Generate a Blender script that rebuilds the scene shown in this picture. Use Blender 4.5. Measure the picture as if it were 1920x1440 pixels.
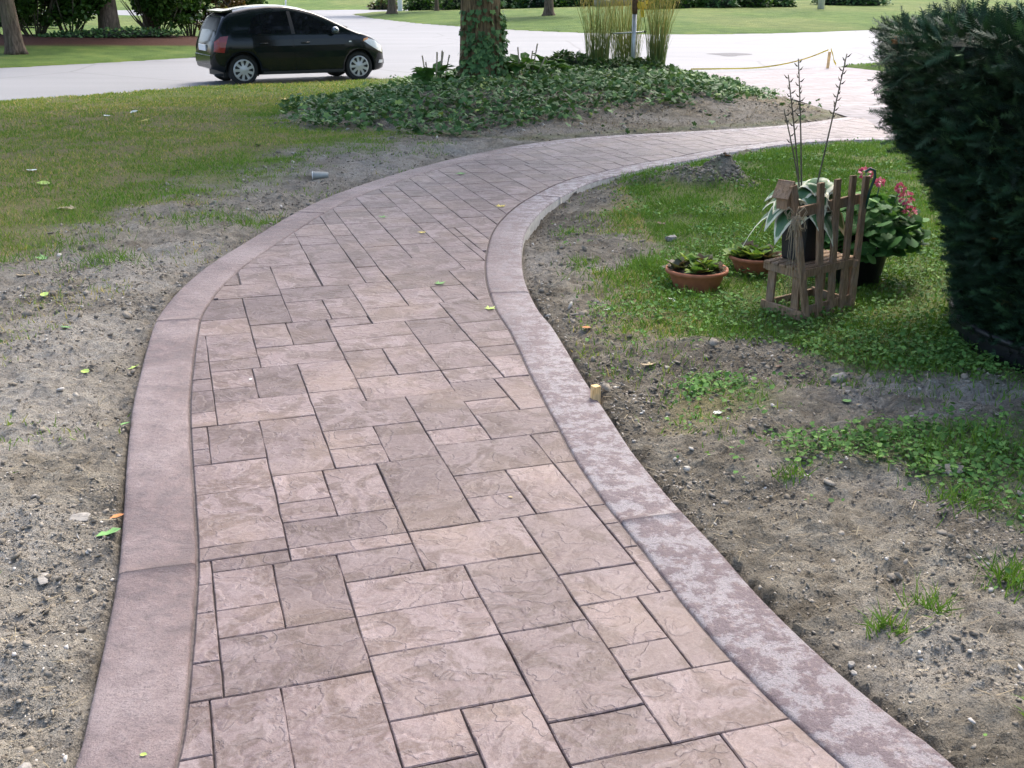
import bpy, bmesh, math, random
import numpy as np
from mathutils import Vector, Matrix

for o in list(bpy.data.objects): bpy.data.objects.remove(o)
SC = bpy.context.scene
COL = SC.collection
PI = math.pi
R = math.radians

# ------------------------------------------------------------------ camera, sky, sun, exposure
cam = bpy.data.cameras.new('camera'); camo = bpy.data.objects.new('camera', cam); COL.objects.link(camo)
cam.sensor_width = 36.0; cam.lens = 36.0 * 2030 / 1920; cam.clip_start = 0.05; cam.clip_end = 2000
camo.location = (0, 0, 1.70); camo.rotation_euler = (R(90) - math.atan(750 / 2030), 0, 0)
SC.camera = camo
SUN_EL, SUN_AZ = 52.0, 24.0            # azimuth measured from +Y (straight ahead) towards +X
world = bpy.data.worlds.new('World'); SC.world = world; world.use_nodes = True
wn = world.node_tree.nodes; wl = world.node_tree.links
sky = wn.new('ShaderNodeTexSky'); sky.sky_type = 'NISHITA'; sky.sun_disc = False
sky.sun_elevation = R(SUN_EL); sky.sun_rotation = R(SUN_AZ); sky.air_density = 0.9; sky.dust_density = 4.0; sky.ozone_density = 0.8
wl.new(sky.outputs[0], wn['Background'].inputs[0]); wn['Background'].inputs[1].default_value = 0.15
sun = bpy.data.lights.new('sun', 'SUN'); suno = bpy.data.objects.new('sun', sun); COL.objects.link(suno)
sun.energy = 1.1; sun.angle = R(20.0); sun.color = (1.0, 0.95, 0.87)
sd = Vector((math.sin(R(SUN_AZ)) * math.cos(R(SUN_EL)), math.cos(R(SUN_AZ)) * math.cos(R(SUN_EL)), math.sin(R(SUN_EL))))
suno.rotation_euler = sd.to_track_quat('Z', 'Y').to_euler(); suno.location = sd * 60
SC.view_settings.view_transform = 'Standard'; SC.view_settings.look = 'None'
SC.view_settings.exposure = 1.6; SC.view_settings.gamma = 1.0
SC.render.engine = 'CYCLES'
SC.cycles.max_bounces = 6; SC.cycles.transparent_max_bounces = 6

# ------------------------------------------------------------------ numpy helpers
rng = np.random.default_rng(11)
random.seed(5)
_T = np.random.default_rng(3).random((256, 256))
def vnoise(x, y, f=1.0, s=0):
    x = np.asarray(x, float) * f + 37.1 * s; y = np.asarray(y, float) * f + 91.7 * s
    i = np.floor(x).astype(int); j = np.floor(y).astype(int); u = x - i; v = y - j
    u = u * u * (3 - 2 * u); v = v * v * (3 - 2 * v)
    a = _T[i & 255, j & 255]; b = _T[(i + 1) & 255, j & 255]; c = _T[i & 255, (j + 1) & 255]; d = _T[(i + 1) & 255, (j + 1) & 255]
    return (a * (1 - u) + b * u) * (1 - v) + (c * (1 - u) + d * u) * v
def fbm(x, y, f=1.0, s=0, o=3):
    r = 0; a = 0.5; t = 0
    for k in range(o):
        r = r + a * vnoise(x, y, f * 2 ** k, s + k); t += a; a *= 0.5
    return r / t
def sst(a, b, x):
    t = np.clip((np.asarray(x, float) - a) / (b - a), 0, 1); return t * t * (3 - 2 * t)
def sdf(poly, x, y):
    """signed distance, negative inside"""
    P = np.asarray(poly, float); x = np.asarray(x, float); y = np.asarray(y, float)
    d = np.full(x.shape, 1e9); ins = np.zeros(x.shape, bool)
    for k in range(len(P)):
        ax, ay = P[k]; bx, by = P[(k + 1) % len(P)]
        ex, ey = bx - ax, by - ay; L = ex * ex + ey * ey + 1e-12
        t = np.clip(((x - ax) * ex + (y - ay) * ey) / L, 0, 1)
        d = np.minimum(d, (x - ax - t * ex) ** 2 + (y - ay - t * ey) ** 2)
        c = (ay > y) != (by > y)
        with np.errstate(divide='ignore', invalid='ignore'):
            ins ^= c & (x < (bx - ax) * (y - ay) / (by - ay + 1e-15) + ax)
    d = np.sqrt(d); return np.where(ins, -d, d)
def catmull(pts, step):
    P = np.asarray(pts, float); P = np.vstack([2 * P[0] - P[1], P, 2 * P[-1] - P[-2]]); out = []
    for i in range(1, len(P) - 2):
        a, b, c, d = P[i - 1], P[i], P[i + 1], P[i + 2]
        for t in np.linspace(0, 1, 12, endpoint=False):
            out.append(0.5 * (2 * b + (c - a) * t + (2 * a - 5 * b + 4 * c - d) * t * t + (3 * b - a - 3 * c + d) * t ** 3))
    out.append(P[-2]); out = np.array(out)
    L = np.r_[0, np.cumsum(np.hypot(*np.diff(out, axis=0).T))]
    n = int(L[-1] / step) + 1; s = np.linspace(0, L[-1], n)
    return np.c_[np.interp(s, L, out[:, 0]), np.interp(s, L, out[:, 1])]
def base(y): return -0.15 * sst(9, 20, y)

# ------------------------------------------------------------------ object helpers
def tag(o, label=None, cat=None, group=None, kind=None):
    if label: o['label'] = label
    if cat: o['category'] = cat
    if group: o['group'] = group
    if kind: o['kind'] = kind
    return o
def link(name, me, mat=None, parent=None, smooth=False):
    o = bpy.data.objects.new(name, me); COL.objects.link(o)
    if mat is not None and len(me.materials) == 0: me.materials.append(mat)
    if parent is not None: o.parent = parent
    if smooth: me.polygons.foreach_set('use_smooth', [True] * len(me.polygons))
    return o
def empty(name, loc, rz=0.0, scale=1.0):
    o = bpy.data.objects.new(name, None); COL.objects.link(o); o.empty_display_size = 0.1
    o.location = loc; o.rotation_euler = (0, 0, rz); o.scale = (scale,) * 3
    return o
def mk(name, V, F, mat, parent=None, smooth=False):
    me = bpy.data.meshes.new(name); me.from_pydata([tuple(map(float, v)) for v in V], [], [tuple(int(i) for i in f) for f in F]); me.update()
    return link(name, me, mat, parent, smooth)
def bmo(name, bm, mat, parent=None, smooth=False):
    bmesh.ops.recalc_face_normals(bm, faces=bm.faces[:])
    me = bpy.data.meshes.new(name); bm.to_mesh(me); bm.free()
    return link(name, me, mat, parent, smooth)
def npmesh(name, V, T, mat, parent=None, tint=None, smooth=False):
    """V (n,3), T (m,3) triangles, tint (n,) per-vertex value"""
    me = bpy.data.meshes.new(name); V = np.ascontiguousarray(V, np.float32); T = np.ascontiguousarray(T, np.int32)
    me.vertices.add(len(V)); me.vertices.foreach_set('co', V.ravel())
    me.loops.add(T.size); me.loops.foreach_set('vertex_index', T.ravel())
    me.polygons.add(len(T)); me.polygons.foreach_set('loop_start', np.arange(0, T.size, 3, dtype=np.int32))
    if smooth: me.polygons.foreach_set('use_smooth', np.ones(len(T), bool))
    me.update(calc_edges=True)
    if tint is not None:
        a = me.attributes.new('tint', 'FLOAT', 'POINT'); a.data.foreach_set('value', np.ascontiguousarray(tint, np.float32))
    return link(name, me, mat, parent)
def rots(yaw, pitch, roll):
    """local +X forward: roll about X, then pitch (nose up), then yaw"""
    cy, sy, cp, sp, cr, sr = np.cos(yaw), np.sin(yaw), np.cos(pitch), np.sin(pitch), np.cos(roll), np.sin(roll)
    M = np.empty((len(yaw), 3, 3))
    M[:, 0, 0] = cy * cp; M[:, 1, 0] = sy * cp; M[:, 2, 0] = sp
    M[:, 0, 1] = -sy * cr - cy * sp * sr; M[:, 1, 1] = cy * cr - sy * sp * sr; M[:, 2, 1] = cp * sr
    M[:, 0, 2] = sy * sr - cy * sp * cr; M[:, 1, 2] = -cy * sr - sy * sp * cr; M[:, 2, 2] = cp * cr
    return M
def scatter(TV, TF, pos, M, scl, tint=None):
    """copies of a template -> V, T, tint arrays"""
    TV = np.asarray(TV, float); TF = np.asarray(TF, int); n = len(pos); k = len(TV)
    scl = np.asarray(scl, float)
    if scl.ndim == 1: scl = scl[:, None]
    S = scl[:, None, :] * TV[None]                       # n,k,3
    V = np.einsum('nij,nkj->nki', M, S) + pos[:, None, :]
    T = (TF[None] + (np.arange(n) * k)[:, None, None]).reshape(-1, 3)
    t = None if tint is None else np.repeat(tint, k)
    return V.reshape(-1, 3), T, t
def joinarr(parts):
    V, T, t, off = [], [], [], 0
    for v, f, c in parts:
        V.append(v); T.append(f + off); t.append(c); off += len(v)
    return np.concatenate(V), np.concatenate(T), np.concatenate(t)
def bm_box(bm, x0, x1, y0, y1, z0, z1, bev=0.0, M=None):
    g = bmesh.ops.create_cube(bm, size=1.0)
    vs = g['verts']
    for v in vs: v.co = Vector(((x0 + x1) / 2 + v.co.x * (x1 - x0), (y0 + y1) / 2 + v.co.y * (y1 - y0), (z0 + z1) / 2 + v.co.z * (z1 - z0)))
    if bev > 0:
        es = list({e for v in vs for e in v.link_edges})
        r = bmesh.ops.bevel(bm, geom=es, offset=bev, segments=1, affect='EDGES'); vs = list({v for f in r['faces'] for v in f.verts} | {v for v in vs if v.is_valid})
    if M is not None:
        for v in vs: v.co = M @ v.co
    return vs
def bm_bar(bm, a, b, w, t, bev=0.0, up=(0, 0, 1), taper=1.0):
    """box bar from a to b, width w across, thickness t along up"""
    a, b, up = Vector(a), Vector(b), Vector(up); d = (b - a); L = d.length; z = d.normalized()
    x = up.cross(z)
    if x.length < 1e-4: x = Vector((1, 0, 0))
    x.normalize(); y = z.cross(x)
    M = Matrix(((x.x, y.x, z.x, a.x), (x.y, y.y, z.y, a.y), (x.z, y.z, z.z, a.z), (0, 0, 0, 1)))
    return bm_box(bm, -w / 2, w / 2, -t / 2, t / 2, 0, L, bev, M)
def tube_arr(P, rad, n=8, cap=True):
    P = np.asarray(P, float); k = len(P); rad = np.broadcast_to(np.asarray(rad, float), (k,))
    T = np.gradient(P, axis=0); T /= np.linalg.norm(T, axis=1)[:, None] + 1e-9
    u = np.cross(T[0], [0, 0, 1.0]);
    if np.linalg.norm(u) < 1e-3: u = np.array([1.0, 0, 0])
    u /= np.linalg.norm(u); V = []
    for i in range(k):
        u = u - T[i] * np.dot(u, T[i]); u /= np.linalg.norm(u); w = np.cross(T[i], u)
        a = np.linspace(0, 2 * PI, n, endpoint=False)
        V.append(P[i] + rad[i] * (np.cos(a)[:, None] * u + np.sin(a)[:, None] * w))
    V = np.vstack(V); F = []
    for i in range(k - 1):
        for j in range(n):
            a, b, c, d = i * n + j, i * n + (j + 1) % n, (i + 1) * n + (j + 1) % n, (i + 1) * n + j
            F += [(a, b, c), (a, c, d)]
    if cap:
        V = np.vstack([V, P[0], P[-1]]); m = len(V)
        for j in range(n):
            F.append((m - 2, (j + 1) % n, j)); F.append((m - 1, (k - 1) * n + j, (k - 1) * n + (j + 1) % n))
    return V, np.array(F)
def tubes(name, paths, mat, parent=None, n=6, smooth=True):
    parts = [(*tube_arr(p, r, n), None) for p, r in paths]; V, T, off = [], [], 0
    for v, f, _ in parts: V.append(v); T.append(f + off); off += len(v)
    return npmesh(name, np.vstack(V), np.vstack(T), mat, parent, smooth=smooth)
def lathe(name, prof, mat, parent=None, n=32, smooth=True, M=None):
    V, F = [], []
    for (r, z) in prof:
        for j in range(n):
            a = 2 * PI * j / n; V.append((r * math.cos(a), r * math.sin(a), z))
    k = len(prof)
    for i in range(k - 1):
        for j in range(n):
            F.append((i * n + j, i * n + (j + 1) % n, (i + 1) * n + (j + 1) % n, (i + 1) * n + j))
    if M is not None: V = [M @ Vector(v) for v in V]
    return mk(name, V, F, mat, parent, smooth)

# ------------------------------------------------------------------ materials
class NT:
    def __init__(s, name):
        s.m = bpy.data.materials.new(name); s.m.use_nodes = True; s.t = s.m.node_tree; s.n = s.t.nodes; s.b = s.n['Principled BSDF']
    def node(s, typ, **kw):
        n = s.n.new(typ)
        for k, v in kw.items():
            if k.startswith('i_'): n.inputs[k[2:].replace('_', ' ')].default_value = v
            else: setattr(n, k, v)
        return n
    def l(s, a, b): s.t.links.new(a, b)
    def pos(s, sx=1, sy=1, sz=1, obj=False, rz=0.0, rnd=False):
        if obj: src = s.node('ShaderNodeTexCoord').outputs['Object']
        else: src = s.node('ShaderNodeNewGeometry').outputs['Position']
        if rnd:
            oi = s.node('ShaderNodeObjectInfo'); mu = s.node('ShaderNodeMath', operation='MULTIPLY'); mu.inputs[1].default_value = 57.0
            s.l(oi.outputs['Random'], mu.inputs[0]); ad = s.node('ShaderNodeVectorMath', operation='ADD'); s.l(src, ad.inputs[0]); s.l(mu.outputs[0], ad.inputs[1]); src = ad.outputs[0]
        mp = s.node('ShaderNodeMapping'); mp.inputs['Scale'].default_value = (sx, sy, sz); mp.inputs['Rotation'].default_value = (0, 0, rz)
        s.l(src, mp.inputs[0]); return mp.outputs[0]
    def noise(s, vec, scale, detail=3, rough=0.55, dist=0.0):
        n = s.node('ShaderNodeTexNoise'); n.inputs['Scale'].default_value = scale; n.inputs['Detail'].default_value = detail
        n.inputs['Roughness'].default_value = rough; n.inputs['Distortion'].default_value = dist
        s.l(vec, n.inputs['Vector']); return n.outputs[0]
    def ramp(s, fac, stops, interp='LINEAR'):
        r = s.node('ShaderNodeValToRGB'); e = r.color_ramp.elements; r.color_ramp.interpolation = interp
        while len(e) < len(stops): e.new(0.5)
        for k, (p, c) in enumerate(stops):
            e[k].position = p; e[k].color = (*c, 1) if len(c) == 3 else c
        s.l(fac, r.inputs[0]); return r.outputs[0]
    def val(s, fac, stops, interp='LINEAR'): return s.ramp(fac, [(p, (v, v, v)) for p, v in stops], interp)
    def mix(s, fac, a, b, mode='MIX'):
        n = s.node('ShaderNodeMix', data_type='RGBA', blend_type=mode)
        for sock, v in ((n.inputs[0], fac), (n.inputs[6], a), (n.inputs[7], b)):
            if isinstance(v, (int, float)): sock.default_value = v
            elif isinstance(v, tuple): sock.default_value = (*v, 1)
            else: s.l(v, sock)
        return n.outputs[2]
    def math(s, op, a, b=None):
        n = s.node('ShaderNodeMath', operation=op)
        for k, v in ((0, a), (1, b)):
            if v is None: continue
            if isinstance(v, (int, float)): n.inputs[k].default_value = v
            else: s.l(v, n.inputs[k])
        return n.outputs[0]
    def attr(s, name):
        return s.node('ShaderNodeAttribute', attribute_name=name).outputs['Fac']
    def bump(s, h, dist=0.01, strength=1.0, prev=None):
        b = s.node('ShaderNodeBump'); b.inputs['Distance'].default_value = dist; b.inputs['Strength'].default_value = strength
        s.l(h, b.inputs['Height'])
        if prev is not None: s.l(prev, b.inputs['Normal'])
        s.l(b.outputs[0], s.b.inputs['Normal']); return b.outputs[0]
    def col(s, c):
        if isinstance(c, tuple): s.b.inputs['Base Color'].default_value = (*c, 1)
        else: s.l(c, s.b.inputs['Base Color'])
        return s
    def rough(s, r, spec=None):
        if isinstance(r, (int, float)): s.b.inputs['Roughness'].default_value = r
        else: s.l(r, s.b.inputs['Roughness'])
        if spec is not None: s.b.inputs['Specular IOR Level'].default_value = spec
        return s
def simple(name, c, rough=0.6, nscale=30.0, var=0.25, bump=0.0, obj=True, metal=0.0, coat=0.0, spec=0.5, stretch=(1, 1, 1)):
    t = NT(name); v = t.pos(*stretch, obj=obj); n = t.noise(v, nscale, 4)
    t.col(t.ramp(n, [(0.3, tuple(x * (1 - var) for x in c)), (0.7, tuple(min(1, x * (1 + var)) for x in c))])).rough(rough, spec)
    t.b.inputs['Metallic'].default_value = metal; t.b.inputs['Coat Weight'].default_value = coat
    if bump > 0: t.bump(n, bump)
    return t.m
def leafmat(name, stops, rough=0.5, trans=0.25, spec=0.4):
    """leaf colour from the per-leaf tint, a little light let through"""
    t = NT(name); c = t.ramp(t.attr('tint'), stops)
    n = t.noise(t.pos(), 9.0, 2); c = t.mix(t.val(n, [(0.35, 0.0), (0.65, 0.22)]), c, (0.02, 0.025, 0.01))
    t.col(c).rough(rough, spec)
    tr = t.node('ShaderNodeBsdfTranslucent'); t.l(t.mix(1.0, c, (1.0, 1.0, 0.55), 'MULTIPLY'), tr.inputs[0])
    ms = t.node('ShaderNodeMixShader'); ms.inputs[0].default_value = trans
    t.l(t.b.outputs[0], ms.inputs[1]); t.l(tr.outputs[0], ms.inputs[2]); t.l(ms.outputs[0], t.n['Material Output'].inputs[0])
    return t.m

def m_stone(name):
    t = NT(name); v = t.pos(rnd=True); v0 = t.pos()
    n1 = t.noise(v, 4.6, 2, 0.5, 0.8); n2 = t.noise(v, 11.0, 4, 0.6, 0.6); n3 = t.noise(v, 6.5, 4, 0.55, 0.9)
    hh = t.math('ADD', t.math('MULTIPLY', n1, 0.72), t.math('MULTIPLY', n2, 0.28))
    # chipped slate: slow rise, sharp drop, twice over
    terr = t.val(hh, [(0.0, 0.0), (0.445, 0.62), (0.462, 0.10), (0.575, 0.85), (0.592, 0.35), (0.8, 1.0)])
    rim = t.val(hh, [(0.415, 0.0), (0.446, 0.8), (0.460, 0.0), (0.55, 0.0), (0.576, 0.7), (0.59, 0.0)])
    pit = t.val(hh, [(0.448, 0.0), (0.464, 1.0), (0.50, 0.25), (0.578, 0.0), (0.594, 0.9), (0.64, 0.1), (0.7, 0.0)])
    fine = t.noise(v0, 55, 5, 0.7); mid = t.noise(v, 2.6, 3, 0.55, 0.3); grain = t.noise(v0, 380, 3, 0.65)
    low = t.val(n3, [(0.40, 1.0), (0.465, 0.8), (0.50, 0.1), (0.53, 0.0), (0.57, 0.5), (0.60, 0.0)])
    c = t.ramp(mid, [(0.30, (0.1272, 0.0945, 0.0917)), (0.5, (0.1696, 0.1306, 0.1265)), (0.7, (0.2162, 0.1763, 0.1723))])
    c = t.mix(t.math('MULTIPLY', low, 0.85), c, (0.080, 0.052, 0.042))
    c = t.mix(t.math('MULTIPLY', pit, 0.25), c, (0.105, 0.074, 0.068)); c = t.mix(t.math('MULTIPLY', rim, 0.3), c, (0.31, 0.275, 0.27))
    c = t.mix(t.val(fine, [(0.45, 0.0), (0.78, 0.55)]), c, (0.3036, 0.2673, 0.2578))
    tan = t.noise(v0, 2.1, 3); c = t.mix(t.val(tan, [(0.48, 0.0), (0.7, 0.38)]), c, (0.235, 0.178, 0.132))
    c = t.mix(0.5, c, t.ramp(grain, [(0.3, (0.16, 0.13, 0.13)), (0.7, (0.68, 0.64, 0.63))]), 'OVERLAY')
    oi = t.node('ShaderNodeObjectInfo'); c = t.mix(1.0, c, t.ramp(oi.outputs['Random'], [(0, (0.78, 0.75, 0.76)), (0.5, (1.0, 0.98, 0.99)), (1, (1.22, 1.2, 1.2))]), 'MULTIPLY')
    t.col(c).rough(t.val(fine, [(0.3, 0.42), (0.7, 0.60)]), 0.38)
    b = t.bump(low, 0.004, -0.8); b = t.bump(terr, 0.007, 0.75, b); b = t.bump(fine, 0.004, 0.7, b); t.bump(grain, 0.0010, 0.7, b)
    return t.m
def m_border():
    t = NT('border_concrete'); v = t.pos()
    big = t.noise(v, 1.6, 4, 0.6); mott = t.noise(v, 12.0, 9, 0.74, 0.1); sp = t.noise(v, 42.0, 5, 0.65, 0.1); grain = t.noise(v, 260, 3)
    c = t.ramp(t.math('ADD', t.math('MULTIPLY', big, 0.45), t.math('MULTIPLY', mott, 0.55)),
               [(0.435, (0.1150, 0.0769, 0.0738)), (0.475, (0.1740, 0.1267, 0.1201)), (0.525, (0.2303, 0.1762, 0.1659)), (0.575, (0.2920, 0.2383, 0.2264))])
    geo = t.node('ShaderNodeSeparateXYZ'); t.l(t.node('ShaderNodeNewGeometry').outputs['Position'], geo.inputs[0])
    right = t.val(t.math('ADD', t.math('MULTIPLY', geo.outputs[0], 0.5), 0.5), [(0.40, 0.15), (0.62, 1.0)])
    spots = t.val(t.math('ADD', t.math('MULTIPLY', sp, 0.45), t.math('MULTIPLY', mott, 0.55)), [(0.475, 0.0), (0.515, 0.8)])
    c = t.mix(t.math('MULTIPLY', spots, right), c, (0.155, 0.118, 0.128))
    pale = t.val(mott, [(0.46, 0.75), (0.53, 0.0)]); c = t.mix(t.math('MULTIPLY', pale, right), c, (0.3710, 0.3518, 0.3582))
    c = t.mix(0.5, c, t.ramp(grain, [(0.3, (0.2, 0.17, 0.17)), (0.7, (0.66, 0.62, 0.62))]), 'OVERLAY')
    pores = t.noise(v, 120, 2, 0.5); c = t.mix(t.val(pores, [(0.62, 0.0), (0.68, 0.55)]), c, (0.07, 0.055, 0.05))
    t.col(c).rough(t.val(mott, [(0.3, 0.45), (0.7, 0.62)]), 0.5)
    b = t.bump(mott, 0.026, 1.0); t.bump(grain, 0.002, 0.8, b)
    return t.m
def m_ground():
    t = NT('ground_soil_and_turf'); v = t.pos()
    n1 = t.noise(v, 1.3, 4, 0.6); n2 = t.noise(v, 7.0, 5, 0.65, 0.4); n3 = t.noise(v, 38.0, 5, 0.7); n4 = t.noise(v, 170.0, 3, 0.7)
    soil = t.ramp(t.math('ADD', t.math('MULTIPLY', n2, 0.6), t.math('MULTIPLY', n3, 0.4)),
                  [(0.30, (0.1300, 0.1042, 0.0719)), (0.44, (0.2678, 0.2266, 0.1653)), (0.56, (0.4056, 0.3550, 0.2725)), (0.72, (0.5968, 0.5433, 0.4439))])
    soil = t.mix(0.45, soil, t.ramp(n2, [(0.35, (0.1510, 0.1409, 0.1179)), (0.65, (0.3737, 0.3594, 0.3090))]))
    soil = t.mix(t.math('MULTIPLY', t.attr('pale'), t.val(n3, [(0.3, 0.35), (0.6, 1.0)])), soil, (0.50, 0.47, 0.42))
    soil = t.mix(t.attr('damp'), soil, t.mix(0.55, soil, (0.05, 0.042, 0.03)))
    soil = t.mix(0.5, soil, t.ramp(n4, [(0.25, (0.12, 0.11, 0.1)), (0.75, (0.68, 0.66, 0.62))]), 'OVERLAY')
    turf = t.ramp(t.math('ADD', t.math('MULTIPLY', n1, 0.55), t.math('MULTIPLY', n3, 0.45)),
                  [(0.32, (0.0648, 0.1008, 0.0259)), (0.5, (0.1368, 0.1800, 0.0490)), (0.62, (0.2304, 0.2376, 0.0792)), (0.75, (0.3456, 0.3024, 0.1368))])
    turf = t.mix(t.attr('dry'), turf, t.ramp(n3, [(0.3, (0.1794, 0.1352, 0.0621)), (0.7, (0.4278, 0.3312, 0.1725))]))
    lush = t.attr('lush'); turf = t.mix(lush, turf, t.ramp(t.math('ADD', t.math('MULTIPLY', n1, 0.65), t.math('MULTIPLY', n3, 0.35)), [(0.34, (0.045, 0.088, 0.014)), (0.5, (0.080, 0.142, 0.023)), (0.68, (0.14, 0.185, 0.040))])); n0 = t.noise(v, 0.22, 4, 0.65); turf = t.mix(t.math('MULTIPLY', lush, 0.6), turf, t.mix(1.0, turf, t.ramp(n0, [(0.35, (0.62, 0.72, 0.6)), (0.65, (1.35, 1.22, 1.3))]), 'MULTIPLY'))
    c = t.mix(t.attr('soil'), turf, soil)
    c = t.mix(t.attr('mulch'), c, t.ramp(n3, [(0.3, (0.03, 0.012, 0.008)), (0.7, (0.11, 0.045, 0.028))]))
    t.col(c).rough(0.92, 0.2)
    vo = t.node('ShaderNodeTexVoronoi'); vo.inputs['Scale'].default_value = 32.0; vo.inputs['Randomness'].default_value = 1.0; t.l(v, vo.inputs['Vector'])
    vh = t.math('MULTIPLY', t.math('SUBTRACT', 0.5, vo.outputs['Distance']), t.attr('soil'))
    b = t.bump(n2, 0.07, 0.9); b = t.bump(vh, 0.030, 0.8, b); b = t.bump(n3, 0.045, 1.0, b); t.bump(n4, 0.007, 1.0, b)
    return t.m
M = {}
M['stone'] = m_stone('stamped_slate'); M['border'] = m_border(); M['ground'] = m_ground()
M['joint'] = simple('joint_concrete', (0.10, 0.080, 0.074), 0.85, 60, 0.4, 0.002, obj=False)
M['slabside'] = simple('raw_concrete_edge', (0.42, 0.39, 0.33), 0.85, 25, 0.25, 0.002, obj=False)
def m_road():
    t = NT('weathered_asphalt'); v = t.pos(); v2 = t.pos(0.25, 1.2, 1, rz=R(-40))
    n1 = t.noise(v2, 0.6, 4); n2 = t.noise(v, 25, 4, 0.7); n3 = t.noise(v, 180, 2)
    c = t.ramp(t.math('ADD', t.math('MULTIPLY', n1, 0.5), t.math('MULTIPLY', n2, 0.5)), [(0.3, (0.1427, 0.1480, 0.1569)), (0.7, (0.2034, 0.2066, 0.2154))])
    vo = t.node('ShaderNodeTexVoronoi', feature='DISTANCE_TO_EDGE'); vo.inputs['Scale'].default_value = 0.22
    ds = t.node('ShaderNodeMix', data_type='VECTOR'); ds.inputs[0].default_value = 0.12; t.l(v, ds.inputs[4]); nz = t.node('ShaderNodeTexNoise'); nz.inputs['Scale'].default_value = 0.8; t.l(v, nz.inputs[0]); t.l(nz.outputs['Color'], ds.inputs[5]); t.l(ds.outputs[1], vo.inputs['Vector'])
    c = t.mix(t.val(vo.outputs[0], [(0.0, 0.55), (0.012, 0.0)]), c, (0.09, 0.09, 0.095))
    t.col(c).rough(0.75, 0.5); t.bump(n3, 0.003, 0.6)
    return t.m
M['road'] = m_road()
def m_drive():
    t = NT('driveway_stamped_concrete'); v = t.pos(rz=R(-17)); v0 = t.pos()
    n = t.noise(v0, 9, 4); n2 = t.noise(v0, 0.9, 3)
    br = t.node('ShaderNodeTexBrick'); br.inputs['Scale'].default_value = 1.0; br.inputs['Brick Width'].default_value = 0.62; br.inputs['Row Height'].default_value = 0.31
    br.inputs['Mortar Size'].default_value = 0.012; br.inputs['Mortar Smooth'].default_value = 0.2
    br.inputs['Color1'].default_value = (0.31, 0.29, 0.30, 1); br.inputs['Color2'].default_value = (0.225, 0.205, 0.21, 1); br.inputs['Mortar'].default_value = (0.12, 0.1, 0.1, 1)
    t.l(v, br.inputs['Vector'])
    c = t.mix(t.val(n, [(0.4, 0.0), (0.65, 0.5)]), br.outputs[0], (0.19, 0.16, 0.15)); c = t.mix(t.val(n2, [(0.4, 0), (0.7, 0.5)]), c, (0.25, 0.235, 0.24))
    t.col(c).rough(0.8, 0.3); b = t.bump(br.outputs['Fac'], 0.008, -0.8 if False else 0.5); t.bump(n, 0.008, 0.7, b)
    return t.m
M['drive'] = m_drive()
def m_bark(name, a, b, sc=1.0):
    t = NT(name); v = t.pos(9 * sc, 9 * sc, 1.6 * sc); v2 = t.pos()
    n = t.noise(v, 2.0, 5, 0.65, 0.6); n2 = t.noise(v2, 3, 3)
    c = t.ramp(n, [(0.35, a), (0.65, b)]); c = t.mix(t.val(n2, [(0.5, 0), (0.7, 0.4)]), c, (0.09, 0.10, 0.04))
    t.col(c).rough(0.9, 0.2); t.bump(n, 0.05, 1.0)
    return t.m
M['bark'] = m_bark('ivy_tree_bark', (0.06, 0.042, 0.022), (0.26, 0.185, 0.095)); M['bark2'] = m_bark('grey_brown_bark', (0.06, 0.042, 0.03), (0.19, 0.14, 0.10))
M['stem'] = simple('shrub_stems', (0.09, 0.08, 0.05), 0.8, 40, 0.4)
def m_wood(name, a, b):
    t = NT(name); v = t.pos(30, 30, 3, obj=False); n = t.noise(v, 3.0, 5, 0.6, 1.2); n2 = t.noise(t.pos(), 14, 3)
    c = t.ramp(n, [(0.32, a), (0.68, b)]); c = t.mix(t.val(n2, [(0.45, 0), (0.75, 0.45)]), c, (0.22, 0.20, 0.18))
    t.col(c).rough(0.8, 0.25); t.bump(n, 0.0025, 0.9)
    return t.m
M['wood'] = m_wood('weathered_brown_wood', (0.1341, 0.0829, 0.0476), (0.3468, 0.2272, 0.1331)); M['stake'] = m_wood('raw_stake_wood', (0.5088, 0.2961, 0.1051), (1.0395, 0.7128, 0.3402))
M['terra'] = simple('terracotta', (0.34, 0.12, 0.055), 0.75, 18, 0.2, 0.0008)
M['blackplastic'] = simple('black_plastic', (0.012, 0.013, 0.015), 0.4, 40, 0.3, 0.0005)
M['edging'] = simple('black_edging', (0.010, 0.011, 0.013), 0.45, 60, 0.3, 0.001)
M['potsoil'] = simple('potting_soil', (0.045, 0.033, 0.024), 0.95, 60, 0.6, 0.01)
M['greenwire'] = simple('green_wire', (0.01, 0.06, 0.045), 0.35, 30, 0.2)
M['raffia'] = simple('raffia', (0.34, 0.28, 0.18), 0.8, 50, 0.3)
M['galv'] = simple('galvanised_steel', (0.50, 0.52, 0.53), 0.45, 12, 0.15, metal=0.6)
M['white'] = simple('white_paint', (0.75, 0.75, 0.73), 0.6, 10, 0.08)
M['polewhite'] = simple('pale_concrete_pole', (0.62, 0.61, 0.57), 0.8, 10, 0.12, stretch=(1, 1, 0.2))
M['darkbrown'] = simple('dark_brown_collar', (0.10, 0.055, 0.025), 0.7, 20, 0.4)
M['tape'] = simple('yellow_tape', (0.80, 0.58, 0.05), 0.4, 8, 0.1)
M['black'] = simple('black_print', (0.01, 0.01, 0.01), 0.6, 8, 0.1)
M['rock'] = simple('pale_rock', (0.25, 0.23, 0.20), 0.85, 40, 0.45, 0.004, obj=False)
M['asphaltpatch'] = simple('dark_asphalt_patch', (0.09, 0.09, 0.095), 0.85, 20, 0.3, 0.002, obj=False)
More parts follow.
